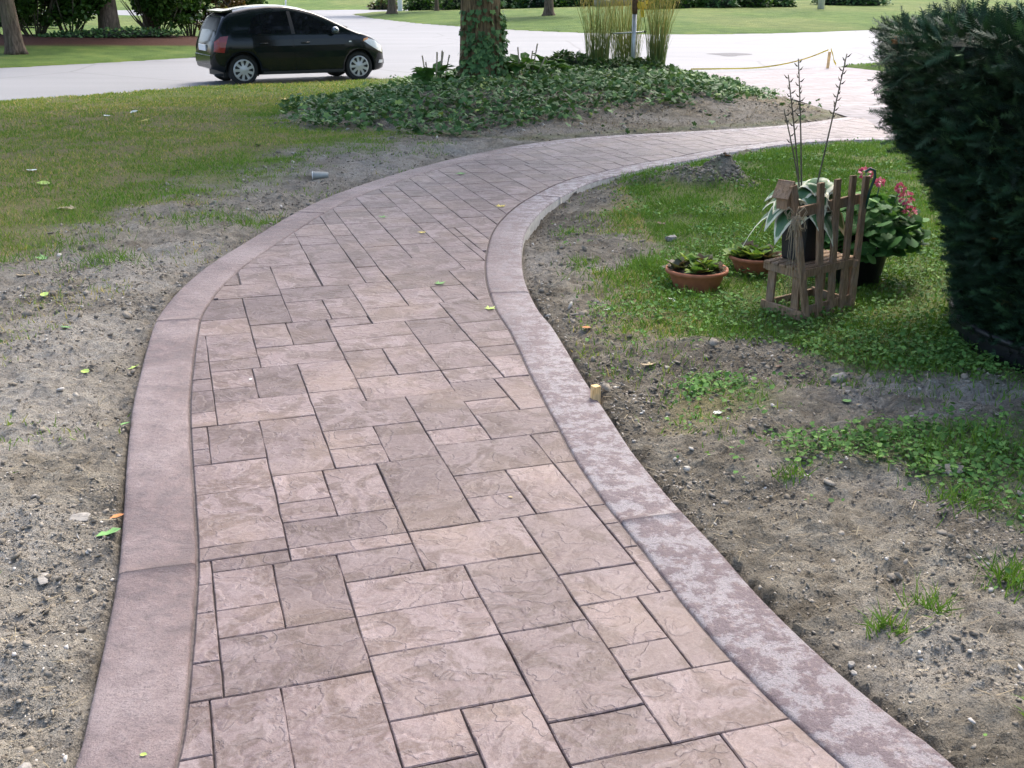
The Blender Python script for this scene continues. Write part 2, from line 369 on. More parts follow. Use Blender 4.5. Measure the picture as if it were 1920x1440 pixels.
def m_pebble():
    t = NT('pebbles'); c = t.ramp(t.attr('tint'), [(0, (0.1380, 0.1150, 0.0862)), (0.55, (0.2875, 0.2530, 0.2012)), (0.8, (0.4140, 0.3795, 0.3220)), (1, (0.5750, 0.5405, 0.4830))])
    n = t.noise(t.pos(), 90, 3); c = t.mix(0.5, c, t.ramp(n, [(0.3, (0.2, 0.2, 0.2)), (0.7, (0.65, 0.65, 0.65))]), 'OVERLAY')
    t.col(c).rough(0.9, 0.2); return t.m
M['pebble'] = m_pebble()
M['blade'] = leafmat('grass_blades', [(0.0, (0.0879, 0.1830, 0.0236)), (0.5, (0.1678, 0.3100, 0.0445)), (0.72, (0.3033, 0.3735, 0.0784)), (0.86, (0.4630, 0.3816, 0.1306)), (1.0, (0.6706, 0.5247, 0.2221))], 0.7, 0.3, 0.2)
M['weed'] = leafmat('broad_weed_leaves', [(0.0, (0.0524, 0.1256, 0.0276)), (0.6, (0.1121, 0.2446, 0.0575)), (1.0, (0.2093, 0.3703, 0.0920))], 0.7, 0.25, 0.2)
M['ivy'] = leafmat('ivy_leaves', [(0.0, (0.0398, 0.0946, 0.0296)), (0.6, (0.0994, 0.2065, 0.0673)), (0.9, (0.2188, 0.3442, 0.1010)), (1.0, (0.3978, 0.4820, 0.1077))], 0.6, 0.15, 0.25)
M['crown'] = leafmat('maple_foliage', [(0.0, (0.030, 0.070, 0.012)), (1.0, (0.075, 0.150, 0.025))], 0.5, 0.3)
M['shrub'] = leafmat('shrub_foliage', [(0.0, (0.0286, 0.0780, 0.0130)), (0.7, (0.0780, 0.1755, 0.0260)), (1.0, (0.1950, 0.2860, 0.0455))], 0.5, 0.35)
M['shrubred'] = leafmat('turning_shrub_foliage', [(0.0, (0.07, 0.07, 0.02)), (0.5, (0.16, 0.09, 0.03)), (1.0, (0.20, 0.22, 0.05))], 0.5, 0.35)
M['yew'] = leafmat('yew_needles', [(0.0, (0.0060, 0.0165, 0.0090)), (0.45, (0.0240, 0.0600, 0.0300)), (0.75, (0.0480, 0.1125, 0.0480)), (0.94, (0.1125, 0.2250, 0.0750)), (0.97, (0.1800, 0.0900, 0.0300)), (1.0, (0.3000, 0.1350, 0.0450))], 0.6, 0.06, 0.2)
M['yewcore'] = simple('shrub_core_dark', (0.014, 0.022, 0.011), 0.95, 20, 0.5, 0.05, obj=False)  # dark colour of the solid cores; in the yew it keeps light out
M['reed'] = leafmat('reed_grass', [(0.0, (0.0750, 0.1411, 0.0404)), (0.5, (0.1607, 0.2234, 0.0629)), (0.75, (0.3856, 0.3175, 0.1077)), (1.0, (0.5355, 0.4234, 0.1616))], 0.6, 0.25)
M['juniper'] = leafmat('juniper_foliage', [(0.0, (0.03, 0.075, 0.02)), (1.0, (0.10, 0.17, 0.045))], 0.6, 0.2)
M['bowlplant'] = leafmat('bedding_leaves', [(0.0, (0.0780, 0.0975, 0.0390)), (0.35, (0.1300, 0.0780, 0.0455)), (0.5, (0.0910, 0.1950, 0.0390)), (1.0, (0.3380, 0.4680, 0.0910))], 0.5, 0.25)
M['geranium'] = leafmat('geranium_leaves', [(0.0, (0.0253, 0.0862, 0.0230)), (0.7, (0.0747, 0.2012, 0.0517)), (1.0, (0.1840, 0.3680, 0.1035))], 0.65, 0.25, 0.2)
M['petal'] = leafmat('pink_petals', [(0.0, (0.4410, 0.0540, 0.1620)), (0.6, (0.7560, 0.1620, 0.3240)), (1.0, (0.8925, 0.4500, 0.5400))], 0.5, 0.2)
M['straw'] = leafmat('dry_straw', [(0.0, (0.16, 0.12, 0.07)), (1.0, (0.46, 0.38, 0.24))], 0.8, 0.1)
def m_hosta():
    t = NT('variegated_hosta_leaf'); n = t.noise(t.pos(), 30, 3, 0.5)
    e = t.math('ADD', t.attr('tint'), t.math('MULTIPLY', t.math('SUBTRACT', n, 0.5), 0.4))
    c = t.ramp(e, [(0.0, (0.040, 0.105, 0.040)), (0.36, (0.07, 0.16, 0.06)), (0.44, (0.15, 0.23, 0.09)), (0.50, (0.62, 0.62, 0.44)), (1.0, (0.78, 0.77, 0.60))])
    t.col(c).rough(0.45, 0.4)
    return t.m
M['hosta'] = m_hosta()
M['clod'] = simple('dug_earth', (0.17, 0.145, 0.105), 0.95, 22, 0.55, 0.02, obj=False)
# ------------------------------------------------------------------ plan of the place (metres, camera stands at x=0 y=0)
STONES = [(-0.058,-3.148,-0.023,-3.003),(-0.058,-3.003,-0.023,-2.839),(-0.058,-2.839,-0.023,-2.587),(-0.058,-2.587,-0.023,-2.418),(-0.023,-3.068,0.161,-2.839),(-0.023,-2.839,0.161,-2.69),(0.161,-3.068,0.359,-2.69),(-0.023,-2.69,0.359,-2.418),(-0.157,-2.418,-0.058,-2.201),(-0.157,-2.201,-0.058,-2.044),(-0.058,-2.418,0.119,-2.004),(0.119,-2.418,0.359,-1.923),(0.359,-3.068,0.608,-2.888),(0.359,-2.888,0.731,-2.69),(0.359,-2.69,0.731,-2.485),(0.359,-2.485,0.731,-2.198),(0.359,-2.198,0.541,-2.021),(0.359,-2.021,0.541,-1.923),(0.541,-2.198,0.731,-1.841),(0.731,-2.888,0.99,-2.485),(0.731,-2.485,0.99,-2.079),(0.731,-2.079,0.99,-1.92),(0.99,-2.74,1.249,-2.558),(0.99,-2.558,1.173,-2.331),(0.99,-2.331,1.173,-2.182),(0.99,-2.182,1.255,-1.92),(1.173,-2.558,1.365,-2.182),(0.731,-1.92,1.116,-1.718),(1.116,-1.92,1.255,-1.718),(1.249,-2.842,1.365,-2.558),(1.249,-3.008,1.365,-2.842),(1.249,-3.148,1.365,-3.008),(0.99,-3.148,1.249,-2.74),(0.608,-3.148,0.99,-2.888),(0.608,-3.719,0.856,-3.148),(0.856,-3.815,1.249,-3.525),(0.856,-3.525,1.057,-3.334),(0.856,-3.334,1.057,-3.148),(1.057,-3.525,1.249,-3.148),(1.249,-3.815,1.365,-3.525),(1.249,-3.525,1.365,-3.148),(0.856,-3.977,1.088,-3.815),(0.856,-4.385,1.088,-3.977),(1.088,-4.088,1.365,-3.815),(1.088,-4.25,1.294,-4.088),(1.143,-4.494,1.294,-4.25),(1.294,-4.494,1.414,-4.088),(0.218,-4.283,0.454,-3.719),(0.011,-4.283,0.218,-3.9),(-0.058,-4.283,0.011,-4.051),(-0.058,-4.051,0.011,-3.9),(-0.058,-3.9,0.218,-3.635),(-0.058,-3.635,0.218,-3.234),(0.218,-3.719,0.404,-3.483),(0.218,-3.483,0.404,-3.336),(0.404,-3.719,0.608,-3.336),(0.218,-3.336,0.608,-3.148),(0.218,-3.148,0.608,-3.068),(-0.058,-3.234,0.218,-3.148),(-0.023,-3.148,0.218,-3.068),(0.454,-4.385,0.856,-4.088),(0.454,-4.088,0.661,-3.897),(0.454,-3.897,0.661,-3.719),(0.661,-4.088,0.856,-3.719),(0.454,-4.552,0.687,-4.385),(0.053,-4.552,0.454,-4.283),(-0.058,-4.449,0.053,-4.283),(-0.058,-4.716,0.053,-4.449),(0.053,-4.716,0.243,-4.552),(0.053,-4.961,0.243,-4.716),(0.243,-4.961,0.454,-4.552),(0.454,-4.961,0.687,-4.552),(0.053,-5.118,0.285,-4.961),(0.053,-5.539,0.285,-5.118),(-0.058,-5.539,0.053,-5.118),(-0.058,-5.118,0.053,-4.874),(-0.058,-4.874,0.053,-4.716),(0.053,-5.815,0.285,-5.539),(0.053,-6.22,0.285,-5.815),(0.285,-6.22,0.508,-5.656),(0.285,-5.656,0.472,-5.263),(0.472,-5.656,0.687,-5.263),(0.285,-5.263,0.687,-4.961),(0.134,-6.522,0.508,-6.261),(0.299,-6.929,0.508,-6.522),(0.508,-6.929,0.76,-6.354),(0.508,-6.354,0.917,-6.054),(0.508,-6.054,0.721,-5.656),(0.721,-6.054,0.917,-5.656),(0.917,-6.354,1.174,-5.789),(0.917,-5.789,1.346,-5.502),(0.687,-5.502,1.088,-5.263),(0.687,-5.263,1.088,-5.076),(1.088,-5.502,1.346,-5.076),(1.088,-5.076,1.346,-4.674),(1.088,-4.674,1.346,-4.494),(0.885,-5.076,1.088,-4.674),(0.687,-5.076,0.885,-4.674),(0.687,-4.674,1.088,-4.385),(1.346,-4.95,1.513,-4.794),(1.346,-4.794,1.488,-4.494),(1.346,-5.191,1.513,-4.95),(1.346,-5.376,1.548,-5.191),(1.346,-5.789,1.578,-5.376),(1.379,-6.143,1.578,-5.789),(1.174,-6.143,1.379,-5.789),(1.174,-6.491,1.578,-6.143),(1.578,-6.074,1.689,-5.789),(1.578,-6.491,1.763,-6.074)]          # slabs of the stamped pattern, in the pattern's own axes (u0,v0,u1,v1)
PANG = R(17.1); PC, PS = math.cos(PANG), math.sin(PANG)
def uv2w(u, v): return (PC * u + PS * v, PS * u - PC * v)
def w2uv(x, y): return (PC * x + PS * y, PS * x - PC * y)
OUTL = [(-0.93, 1.15), (-0.97, 1.5)] + [(-1.017,2.04),(-1.068,2.299),(-1.127,2.561),(-1.179,2.782),(-1.227,2.97),(-1.336,3.334),(-1.472,3.779),(-1.566,4.097),(-1.65,4.4),(-1.733,4.745),(-1.826,5.14),(-1.922,5.597),(-1.966,6.019),(-1.976,6.439),(-1.952,6.914),(-1.862,7.594),(-1.75,8.388),(-1.611,9.056),(-1.355,9.845),(-1.041,10.633),(-0.717,11.296),(-0.35,11.97),(0.155,12.74),(0.824,13.393),(1.463,13.746),(2.141,14.056),(2.931,14.446),(3.785,15.001),(4.872,16.068)]
OUTR = [(1.38, 1.0), (1.25, 1.4)] + [(1.036,2.04),(0.965,2.194),(0.885,2.366),(0.802,2.587),(0.731,2.812),(0.656,3.107),(0.563,3.436),(0.474,3.829),(0.42,4.155),(0.374,4.433),(0.323,4.745),(0.267,5.14),(0.212,5.5),(0.149,5.802),(0.095,6.253),(0.068,6.703),(0.07,7.295),(0.119,7.992),(0.283,8.8),(0.497,9.432),(0.724,9.962),(1.082,10.465),(1.446,10.954),(1.871,11.416),(2.31,11.925),(2.935,12.537),(3.404,12.897),(4.085,13.167),(4.672,13.167)]
cl = catmull(OUTL, 0.06); cr = catmull(OUTR, 0.06)
def offset(c, d):
    t = np.gradient(c, axis=0); t /= np.hypot(t[:, 0], t[:, 1])[:, None]; o = c + d * np.c_[t[:, 1], -t[:, 0]]
    for k in range(3): o[1:-1] = 0.25 * o[:-2] + 0.5 * o[1:-1] + 0.25 * o[2:]
    return o
BW = 0.24
il, ir = offset(cl, BW), offset(cr, -BW)
PATH = np.vstack([cl, cr[::-1]])
ROADNEAR = [(-8.745,19.041),(-8.1,19.711),(-7.41,20.428),(-6.05,21.902),(-4.336,22.785),(-2.482,23.74),(-0.918,24.173),(1.065,24.931),(3.759,25.571)]; FARL = [(-12.545,27.579),(-10.617,29.529),(-8.852,31.768)]; FARLAWN = [(-10.779,77.574),(-8.359,68.877),(-5.064,60.18),(-2.597,55.496),(-0.732,52.111),(1.841,49.11),(4.403,46.945),(7.405,46.432),(10.907,47.468),(15.966,50.868),(24.93,55.496)]
DRV_R = [(7.9, 27.9), (8.6, 28.2), (10.3, 29.4), (14.0, 30.7)]
ROAD = [(-44, -15)] + ROADNEAR + DRV_R + [(45, 42), (75, 75)] + FARLAWN[::-1] + [(-9.9, 84), (-4, 90), (-4, 96), (-12, 92), (-22, 89), (-60, 95), (-60, 84), (-24, 74), (-16, 60), (-12.2, 46)] + FARL[::-1] + [(-50, -9)]
e0 = cl[-1]; e1 = cr[-1]
rn = ROADNEAR[-1]
DRIVE = [(rn[0], rn[1] + 0.15), (3.9, 24.2), (4.45, 21.3), (4.85, 19.0), (float(e0[0]), float(e0[1])), (float(e1[0]), float(e1[1])), (9.0, 11.0), (11.0, 11.0), (10.8, 18.0), (9.6, 24.0), (8.5, 27.4), (8.2, 28.0), (7.9, 28.0)]
BED = [(4.904,16.313),(3.981,15.293),(3.126,14.719),(2.169,14.248),(0.834,13.567),(0.157,12.95),(-0.19,13.058),(-0.72,13.508),(-1.767,14.056),(-2.523,14.513),(-3.074,15.368),(-3.424,16.564),(-3.399,17.711),(-2.77,18.654),(-2.148,20.446)] + [(-2.2, 22.0), (0.0, 24.0), (2.2, 25.0), (3.7, 25.2), (3.75, 24.2), (4.3, 21.3), (4.7, 19.0)]
LAWNR = [(0.725,8.6),(0.837,9.432),(1.185,10.052),(1.874,11.296),(2.891,12.342),(4.02,12.95),(6.0,13.167),(6.327,11.376),(2.615,4.337),(2.318,4.708),(2.003,4.658),(1.701,4.629),(1.51,4.819),(1.257,5.04),(0.92,5.226),(0.591,5.182),(0.439,5.314),(0.432,5.597),(0.629,5.855),(0.756,6.193),(0.632,6.568),(0.957,6.772),(1.08,7.717),(0.836,7.992)]; WEED1 = [(0.642,4.337),(0.789,4.708),(1.043,4.745),(1.193,4.433),(1.171,4.244),(0.984,4.214),(0.818,4.155),(0.677,4.097)]; WEED2 = [(1.019,3.829),(1.158,4.013),(1.485,4.097),(1.812,4.155),(2.225,4.337),(2.615,4.337),(2.006,3.18),(1.707,3.18),(1.593,3.334),(1.526,3.5),(1.434,3.682),(1.208,3.73),(1.047,3.73)]; LAWNL = [(-3.563,6.019),(-3.252,6.703),(-3.05,7.138),(-2.876,7.898),(-2.782,8.493),(-2.753,9.303),(-2.565,9.845),(-2.402,11.179),(-1.905,12.246),(-1.404,13.167),(-0.72,13.508),(-1.083,13.993),(-2.581,14.858),(-3.312,16.396),(-2.225,21.204),(0.478,25.184),(-2.63,25.184),(-10.519,23.028),(-14.105,17.711),(-4.618,4.745)]
PATH_C = PATH[::3]
RINGC = (3.15, 5.20); RINGR = 0.88
def zdrive(y): return base(y) - 0.085 * sst(17.5, 26, y)

def fields(x, y):
    """height and cover masks of the ground"""
    x = np.asarray(x, float); y = np.asarray(y, float)
    near = (y < 30) & (np.abs(x) < 16)
    dp = np.full(x.shape, 9.0); dp[near] = sdf(PATH_C, x[near], y[near])
    dr = sdf(ROAD, x, y)
    dd = np.full(x.shape, 9.0); dd[near] = sdf(DRIVE, x[near], y[near])
    db = np.full(x.shape, 9.0); db[near] = sdf(BED, x[near], y[near])
    dlr = np.full(x.shape, 9.0); dll = dlr.copy(); dw = dlr.copy()
    dlr[near] = sdf(LAWNR, x[near], y[near]); dll[near] = sdf(LAWNL, x[near], y[near])
    dw[near] = np.minimum(sdf(WEED1, x[near], y[near]), sdf(WEED2, x[near], y[near]))
    wob = (fbm(x, y, 1.4, 3, 4) - 0.5) * 1.3 + (fbm(x, y, 6.0, 8, 2) - 0.5) * 0.4
    grassR = sst(0.22, -0.22, dlr + wob * 0.55); grassL = sst(0.45, -0.8, dll + wob * 1.3)
    weeds = sst(0.10, -0.10, dw + wob * 0.3)
    green = np.clip(np.maximum(grassR, grassL), 0, 1)
    yard = near & (dr > 0) & (y < 29)
    soil = np.where(yard, 1 - np.maximum(green, weeds * 0.6), 0.0)
    soil = np.where(y > 24, np.minimum(soil, 0), soil)
    inbed = sst(0.0, -0.35, db)
    soil = np.maximum(soil * (1 - inbed), inbed)
    h = base(y)
    h = h + 0.05 * (fbm(x, y, 0.5, 1) - 0.5) * sst(3, 8, y)
    h = h + soil * (1 - inbed * 0.6) * (0.10 * (fbm(x, y, 2.2, 5, 3) - 0.5) + 0.060 * (fbm(x, y, 8.0, 6, 3) - 0.5) + 0.034 * (np.abs(fbm(x, y, 22.0, 7, 2) - 0.5) * 2 - 0.3))
    h = h + (1 - soil) * 0.02 * (fbm(x, y, 5.0, 9) - 0.5)
    # ivy bed is a low mound round the tree
    h = h + inbed * 0.02 + 0.30 * sst(0.0, -2.6, db) * sst(27, 21, y)
    # soil beside the slab lies a little below its top
    bend = np.exp(-((x - 0.5) ** 2 + (y - 8.9) ** 2) / 3.5) * (x > -0.3)
    h = h - (0.034 + 0.05 * bend) * np.exp(-(np.maximum(dp, 0) / 0.30) ** 2)
    for (mx, my, mr, mh) in ((1.74, 9.85, 0.34, 0.12), (1.30, 9.95, 0.30, 0.07), (1.98, 9.95, 0.24, 0.08)):
        r = np.hypot(x - mx, (y - my) * 1.25); h = h + mh * np.exp(-(r / mr) ** 4) * (0.45 + 1.1 * fbm(x, y, 6, 4, 3))
        soil = np.maximum(soil, sst(mr * 1.1, mr * 0.8, r) * (0.6 + 0.4 * (fbm(x, y, 5, 2) > 0.45)))
    mnd = np.maximum(sst(0.42, 0.30, np.hypot(x - 1.74, (y - 9.95) * 1.25)), sst(0.28, 0.2, np.hypot(x - 2.0, (y - 10.1) * 1.25))); grassR = grassR * (1 - mnd)
    h = np.where(dp < 0.012, np.minimum(h, base(y) - 0.055), h); h = np.where(dp < -0.09, base(y) - 0.16, h)
    h = np.where(dd < 0.05, zdrive(y) - 0.02 - 0.10 * sst(0.0, -0.15, dd), h)
    # verge drops to the road; lawns across the road rise away from it
    h = np.where(dr > 0, h, -0.27); h = np.where((dr > 0) & (dr < 0.3) & (y > 12), h - (0.3 - dr) / 0.3 * 0.05, h)
    far = (y > 26) & (dr > 0) & (x < 40)
    rise = np.where(x < -8.5, 0.035 * np.minimum(dr, 30), 0.030 * np.minimum(dr, 60))
    h = np.where(far & ((y > 40) | (x < -8)), -0.20 + rise + 0.10 * (fbm(x, y, 0.16, 2) - 0.5) * sst(0, 5, dr), h)
    # mulch bed under the shrubs across the street
    mb = np.exp(-(((x + 13.2) * 0.8 + (y - 36.8) * 0.6) / 5.2) ** 4 - (((x + 13.2) * -0.6 + (y - 36.8) * 0.8) / 2.9) ** 4)
    h = h + 0.22 * mb
    mulch = sst(0.25, 0.45, mb)
    dry = np.clip((fbm(x, y, 0.55, 12, 4) - 0.38) * 3.6, 0, 1) * sst(19, 12, y) * (x < 1) + 0.5 * grassL * sst(0.2, -1.5, -dp) * 0
    dry = np.maximum(dry, sst(1.6, -0.1, dll + 1.4) * 0.75 * (x < 0.5) * near)
    dry = np.where(y > 40, np.clip((fbm(x, y, 0.12, 5, 3) - 0.48) * 4, 0, 0.7), dry)
    lush = np.where((y > 26), 1.0, 0.0) * (1 - dry * 0.8); lush = np.maximum(lush, sst(16, 21, y) * 0.8)
    pale = np.clip((fbm(x, y, 0.9, 21, 4) - 0.52) * 5 + (fbm(x, y, 5.0, 22, 3) - 0.5) * 1.5, 0, 0.8) * soil
    pale = np.maximum(pale, soil * (x < 0) * (1 - inbed) * np.clip(0.15 + 0.9 * (fbm(x, y, 2.4, 23, 4) - 0.35), 0, 0.6))
    for (px_, py_, sx_, sy_) in ((-2.5, 6.45, 0.8, 0.08), (-3.3, 6.2, 0.6, 0.12), (-2.3, 4.35, 0.7, 0.16), (-1.9, 4.15, 0.5, 0.10), (-1.75, 3.3, 0.3, 0.12), (-1.8, 2.72, 0.35, 0.06), (-2.9, 7.0, 0.6, 0.07), (0.92, 7.7, 0.22, 0.35), (0.75, 6.7, 0.3, 0.25), (1.9, 3.55, 0.5, 0.1), (3.1, 16.4, 0.9, 0.3), (1.9, 15.0, 0.9, 0.25)):
        pale = np.maximum(pale, np.exp(-((x - px_) / sx_) ** 2 - ((y - py_) / sy_) ** 2) * soil)
    damp = np.clip((fbm(x, y, 1.1, 31, 3) - 0.5) * 3, 0, 0.6) * (x > 0) + 0.4 * np.exp(-(np.maximum(dp, 0) / 0.12) ** 2)
    damp = np.clip(np.maximum(damp * (1 - inbed), inbed * 0.35), 0, 1) * soil
    return dict(h=h, soil=soil, pale=pale, damp=damp, dry=np.clip(dry, 0, 1), lush=np.clip(lush, 0, 1), mulch=mulch, green=green, weeds=weeds, dp=dp, dr=dr, dd=dd, db=db, inbed=inbed, gl=grassL, gr=grassR)
def hgt(x, y): return fields(np.atleast_1d(x), np.atleast_1d(y))['h']
def gz(x, y): return float(hgt(x, y)[0])

# ------------------------------------------------------------------ ground: one sheet, finer near the camera
def axis(core0, core1, step, far0, far1, grow):
    a = list(np.arange(core0, core1, step)); s = step; v = a[-1]
    while v < far1: s *= grow; v += s; a.append(v)
    s = step; v = a[0]
    while v > far0: s *= grow; v -= s; a.insert(0, v)
    return np.array(a)
gx = axis(-4.0, 4.2, 0.025, -420, 420, 1.075)
gy = [-30, -20, -12, -7, -4, -2.2, -1, 0, 0.5, 0.9]; v = 1.2
while v < 700:
    gy.append(v); v += max(0.016, 0.0042 * v) if v < 22 else 0.022 * v - 0.38
gy = np.array(gy)
XX, YY = np.meshgrid(gx, gy); f = fields(XX.ravel(), YY.ravel())
nx, ny = len(gx), len(gy)
V = np.c_[XX.ravel(), YY.ravel(), f['h']]
i = (np.arange(ny - 1)[:, None] * nx + np.arange(nx - 1)[None]).ravel()
T = np.vstack([np.c_[i, i + 1, i + nx + 1], np.c_[i, i + nx + 1, i + nx]])
ground = npmesh('ground', V, T, M['ground'], smooth=True)
for k in ('soil', 'pale', 'damp', 'dry', 'lush', 'mulch'):
    a = ground.data.attributes.new(k, 'FLOAT', 'POINT'); a.data.foreach_set('value', f[k].astype(np.float32))
tag(ground, 'bare grey brown yard soil and patchy turf around the path', kind='structure')

# ------------------------------------------------------------------ sheets: road and driveway
def sheet(name, poly, zf, mat, cuts=()):
    bm = bmesh.new(); fc = bm.faces.new([bm.verts.new((x, y, 0)) for x, y in poly])
    bmesh.ops.triangulate(bm, faces=[fc])
    for c in cuts: bmesh.ops.bisect_plane(bm, geom=bm.verts[:] + bm.edges[:] + bm.faces[:], plane_co=(0, c, 0), plane_no=(0, 1, 0))
    for v in bm.verts: v.co.z = float(zf(v.co.y))
    for f_ in bm.faces:
        if f_.normal.z < 0: f_.normal_flip()
    me = bpy.data.meshes.new(name); bm.to_mesh(me); bm.free(); return link(name, me, mat)
tag(sheet('road', ROAD, lambda y: -0.235, M['road']), 'pale weathered asphalt street with a wide junction', kind='structure')
tag(sheet('driveway', DRIVE, lambda y: zdrive(y) - 0.002, M['drive'], np.arange(10.5, 28.5, 0.75)), 'pale stamped concrete driveway running to the street', kind='structure')
a = np.linspace(0, 2 * PI, 22, endpoint=False)
pp = [(6.35 + 0.55 * math.cos(t) * (1 + 0.25 * math.sin(3 * t + 1)) + 0.1 * math.sin(2 * t), 33.0 + 0.75 * math.sin(t) * (1 + 0.2 * math.sin(2 * t))) for t in a]
tag(sheet('asphalt_patch', pp, lambda y: -0.230, M['asphaltpatch']), 'dark oval asphalt patch in the pale street', kind='structure')

# ------------------------------------------------------------------ the stamped concrete path
path = empty('path', (0, 0, 0)); tag(path, 'curving stamped concrete path with a plain purple grey border', kind='structure')
# slab that carries the pattern
n = min(len(cl), len(cr))
def resamp(c, n):
    L = np.r_[0, np.cumsum(np.hypot(*np.diff(c, axis=0).T))]; s = np.linspace(0, L[-1], n); return np.c_[np.interp(s, L, c[:, 0]), np.interp(s, L, c[:, 1])]
a_, b_ = resamp(offset(cl, 0.02), 300), resamp(offset(cr, -0.02), 300)
V, F = [], []
for k in range(300):
    za, zb = base(a_[k, 1]) - 0.0115, base(b_[k, 1]) - 0.0115
    V += [(a_[k, 0], a_[k, 1], za - 0.13), (a_[k, 0], a_[k, 1], za), (b_[k, 0], b_[k, 1], zb), (b_[k, 0], b_[k, 1], zb - 0.13)]
    if k:
        o = 4 * k
        F += [(o - 4, o - 3, o + 1, o), (o - 3, o - 2, o + 2, o + 1), (o - 2, o - 1, o + 3, o + 2)]
mk('slab', V, F, M['joint'], path)
# border strips, cut where the saw joints are
def border(name, outer, inner, cuts, side):
    w = inner - outer; w /= np.hypot(w[:, 0], w[:, 1])[:, None]
    prof = [(0.0, -0.135), (0.0, -0.016), (0.004, -0.006), (0.013, -0.001), (0.03, 0.0), (0.5, 0.001), (-0.012, 0.0), (-0.004, -0.004), (0.0, -0.013)]
    ends = [0] + cuts + [len(outer) - 1]
    for s0, s1 in zip(ends[:-1], ends[1:]):
        if s1 - s0 < 2: continue
        V, F = [], []; m = len(prof); ks = list(range(s0, s1 + 1))
        for k in ks:
            p = outer[k].copy(); q = inner[k].copy()
            if k == s0 and s0: p += (outer[k + 1] - p) * 0.025; q += (inner[k + 1] - q) * 0.025
            wid = np.hypot(*(q - p)) - 0.006
            jit = 0.004 * (vnoise(k * 0.9, 3.3, 1, 5) - 0.5)
            for j, (d, z) in enumerate(prof):
                dd_ = d if j < 5 else (wid * 0.5 if j == 5 else wid + d + jit)
                x, y = p + w[k] * dd_; V.append((x, y, base(y) + z + 0.0005))
        for r_ in range(len(ks) - 1):
            for j in range(m - 1):
                o = r_ * m + j; F.append((o, o + 1, o + m + 1, o + m))
        F.append(tuple(range(m))); F.append(tuple(range((len(ks) - 1) * m, len(ks) * m))[::-1])
        b = mk('border', V, F, M['border'], path, True)
        b.data.materials.append(M['slabside'])
        if side > 0:
            for pl in b.data.polygons:
                if abs(pl.normal.z) < 0.3 and pl.center.y > 6.5 and len(pl.vertices) == 4: pl.material_index = 1
def idx(c, y): return int(np.argmin(np.abs(c[:200, 1] - y)))
border('border', cl, il, [idx(cl, 2.93), idx(cl, 5.6), idx(cl, 8.6), 230], -1)
border('border', cr, ir, [idx(cr, 3.36), idx(cr, 6.2), idx(cr, 9.2), 220], 1)
# stones between the borders
INNER = np.vstack([offset(cl, BW + 0.004), offset(cr, -BW - 0.004)[::-1]])
IUV = np.array([w2uv(x, y) for x, y in INNER])
stones = [list(s) for s in STONES]
res = 0.02; U0, V0 = IUV.min(0) - 0.5; U1, V1 = IUV.max(0) + 0.5
occ = np.zeros((int((U1 - U0) / res), int((V1 - V0) / res)), bool)
for (p0, q0, p1, q1) in stones:
    occ[max(0, round((p0 - U0) / res)):round((p1 - U0) / res), max(0, round((q0 - V0) / res)):round((q1 - V0) / res)] = True
def inside(u, v): return sdf(IUV[::4], np.array([u]), np.array([v]))[0]
for s in stones:                                     # close narrow leftovers beside the slabs and run the outer ones under the border
    for side in (0, 2):
        lo, hi = round((s[1] - V0) / res) + 1, round((s[3] - V0) / res) - 1; e = round((s[side] - U0) / res); d = 0; stp = -1 if side == 0 else 1
        while d < 7 and not occ[e + stp * (d + 1) + (0 if side == 0 else -1), lo:hi].any(): d += 1
        um = s[side] + stp * 0.09
        if inside(um, s[1]) > 0 and inside(um, s[3]) > 0 and d >= 5: s[side] += stp * 0.10
        elif 0 < d < 4: s[side] += stp * d * res
    occ[max(0, round((s[0] - U0) / res)):round((s[2] - U0) / res), max(0, round((s[1] - V0) / res)):round((s[3] - V0) / res)] = True
SZ = [(10, 20), (20, 10), (20, 15), (13, 20), (10, 10), (13, 28), (20, 20), (10, 13)]
rr = random.Random(4)
for j in range(occ.shape[1] - 1, -1, -1):            # from the camera's end outwards
    i = 0
    while i < occ.shape[0]:
        if occ[i, j]: i += 1; continue
        w = 0
        while i + w < occ.shape[0] and not occ[i + w, j] and w < 26: w += 1
        sw, sh = rr.choice(SZ)
        sw = w if w <= sw + 6 else sw
        h = 0
        while h < sh and j - h >= 0 and not occ[i:i + sw, j - h].any(): h += 1
        if sh - h < 0: pass
        occ[i:i + sw, j - h + 1:j + 1] = True
        if sw > 1 and h > 1: stones.append([U0 + i * res, V0 + (j - h + 1) * res, U0 + (i + sw) * res, V0 + (j + 1) * res])
        i += sw
def clip_rect(poly, r):
    for ax, lim, sgn in ((0, r[0], 1), (0, r[2], -1), (1, r[1], 1), (1, r[3], -1)):
        out = []
        for k in range(len(poly)):
            a, b = poly[k - 1], poly[k]; da, db = sgn * (a[ax] - lim), sgn * (b[ax] - lim)
            if da >= 0: out.append(a)
            if (da >= 0) != (db >= 0):
                t = da / (da - db); out.append((a[0] + t * (b[0] - a[0]), a[1] + t * (b[1] - a[1])))
        poly = out
        if len(poly) < 3: return []
    return poly
IL = [tuple(p) for p in IUV]; IA = np.array(IL)
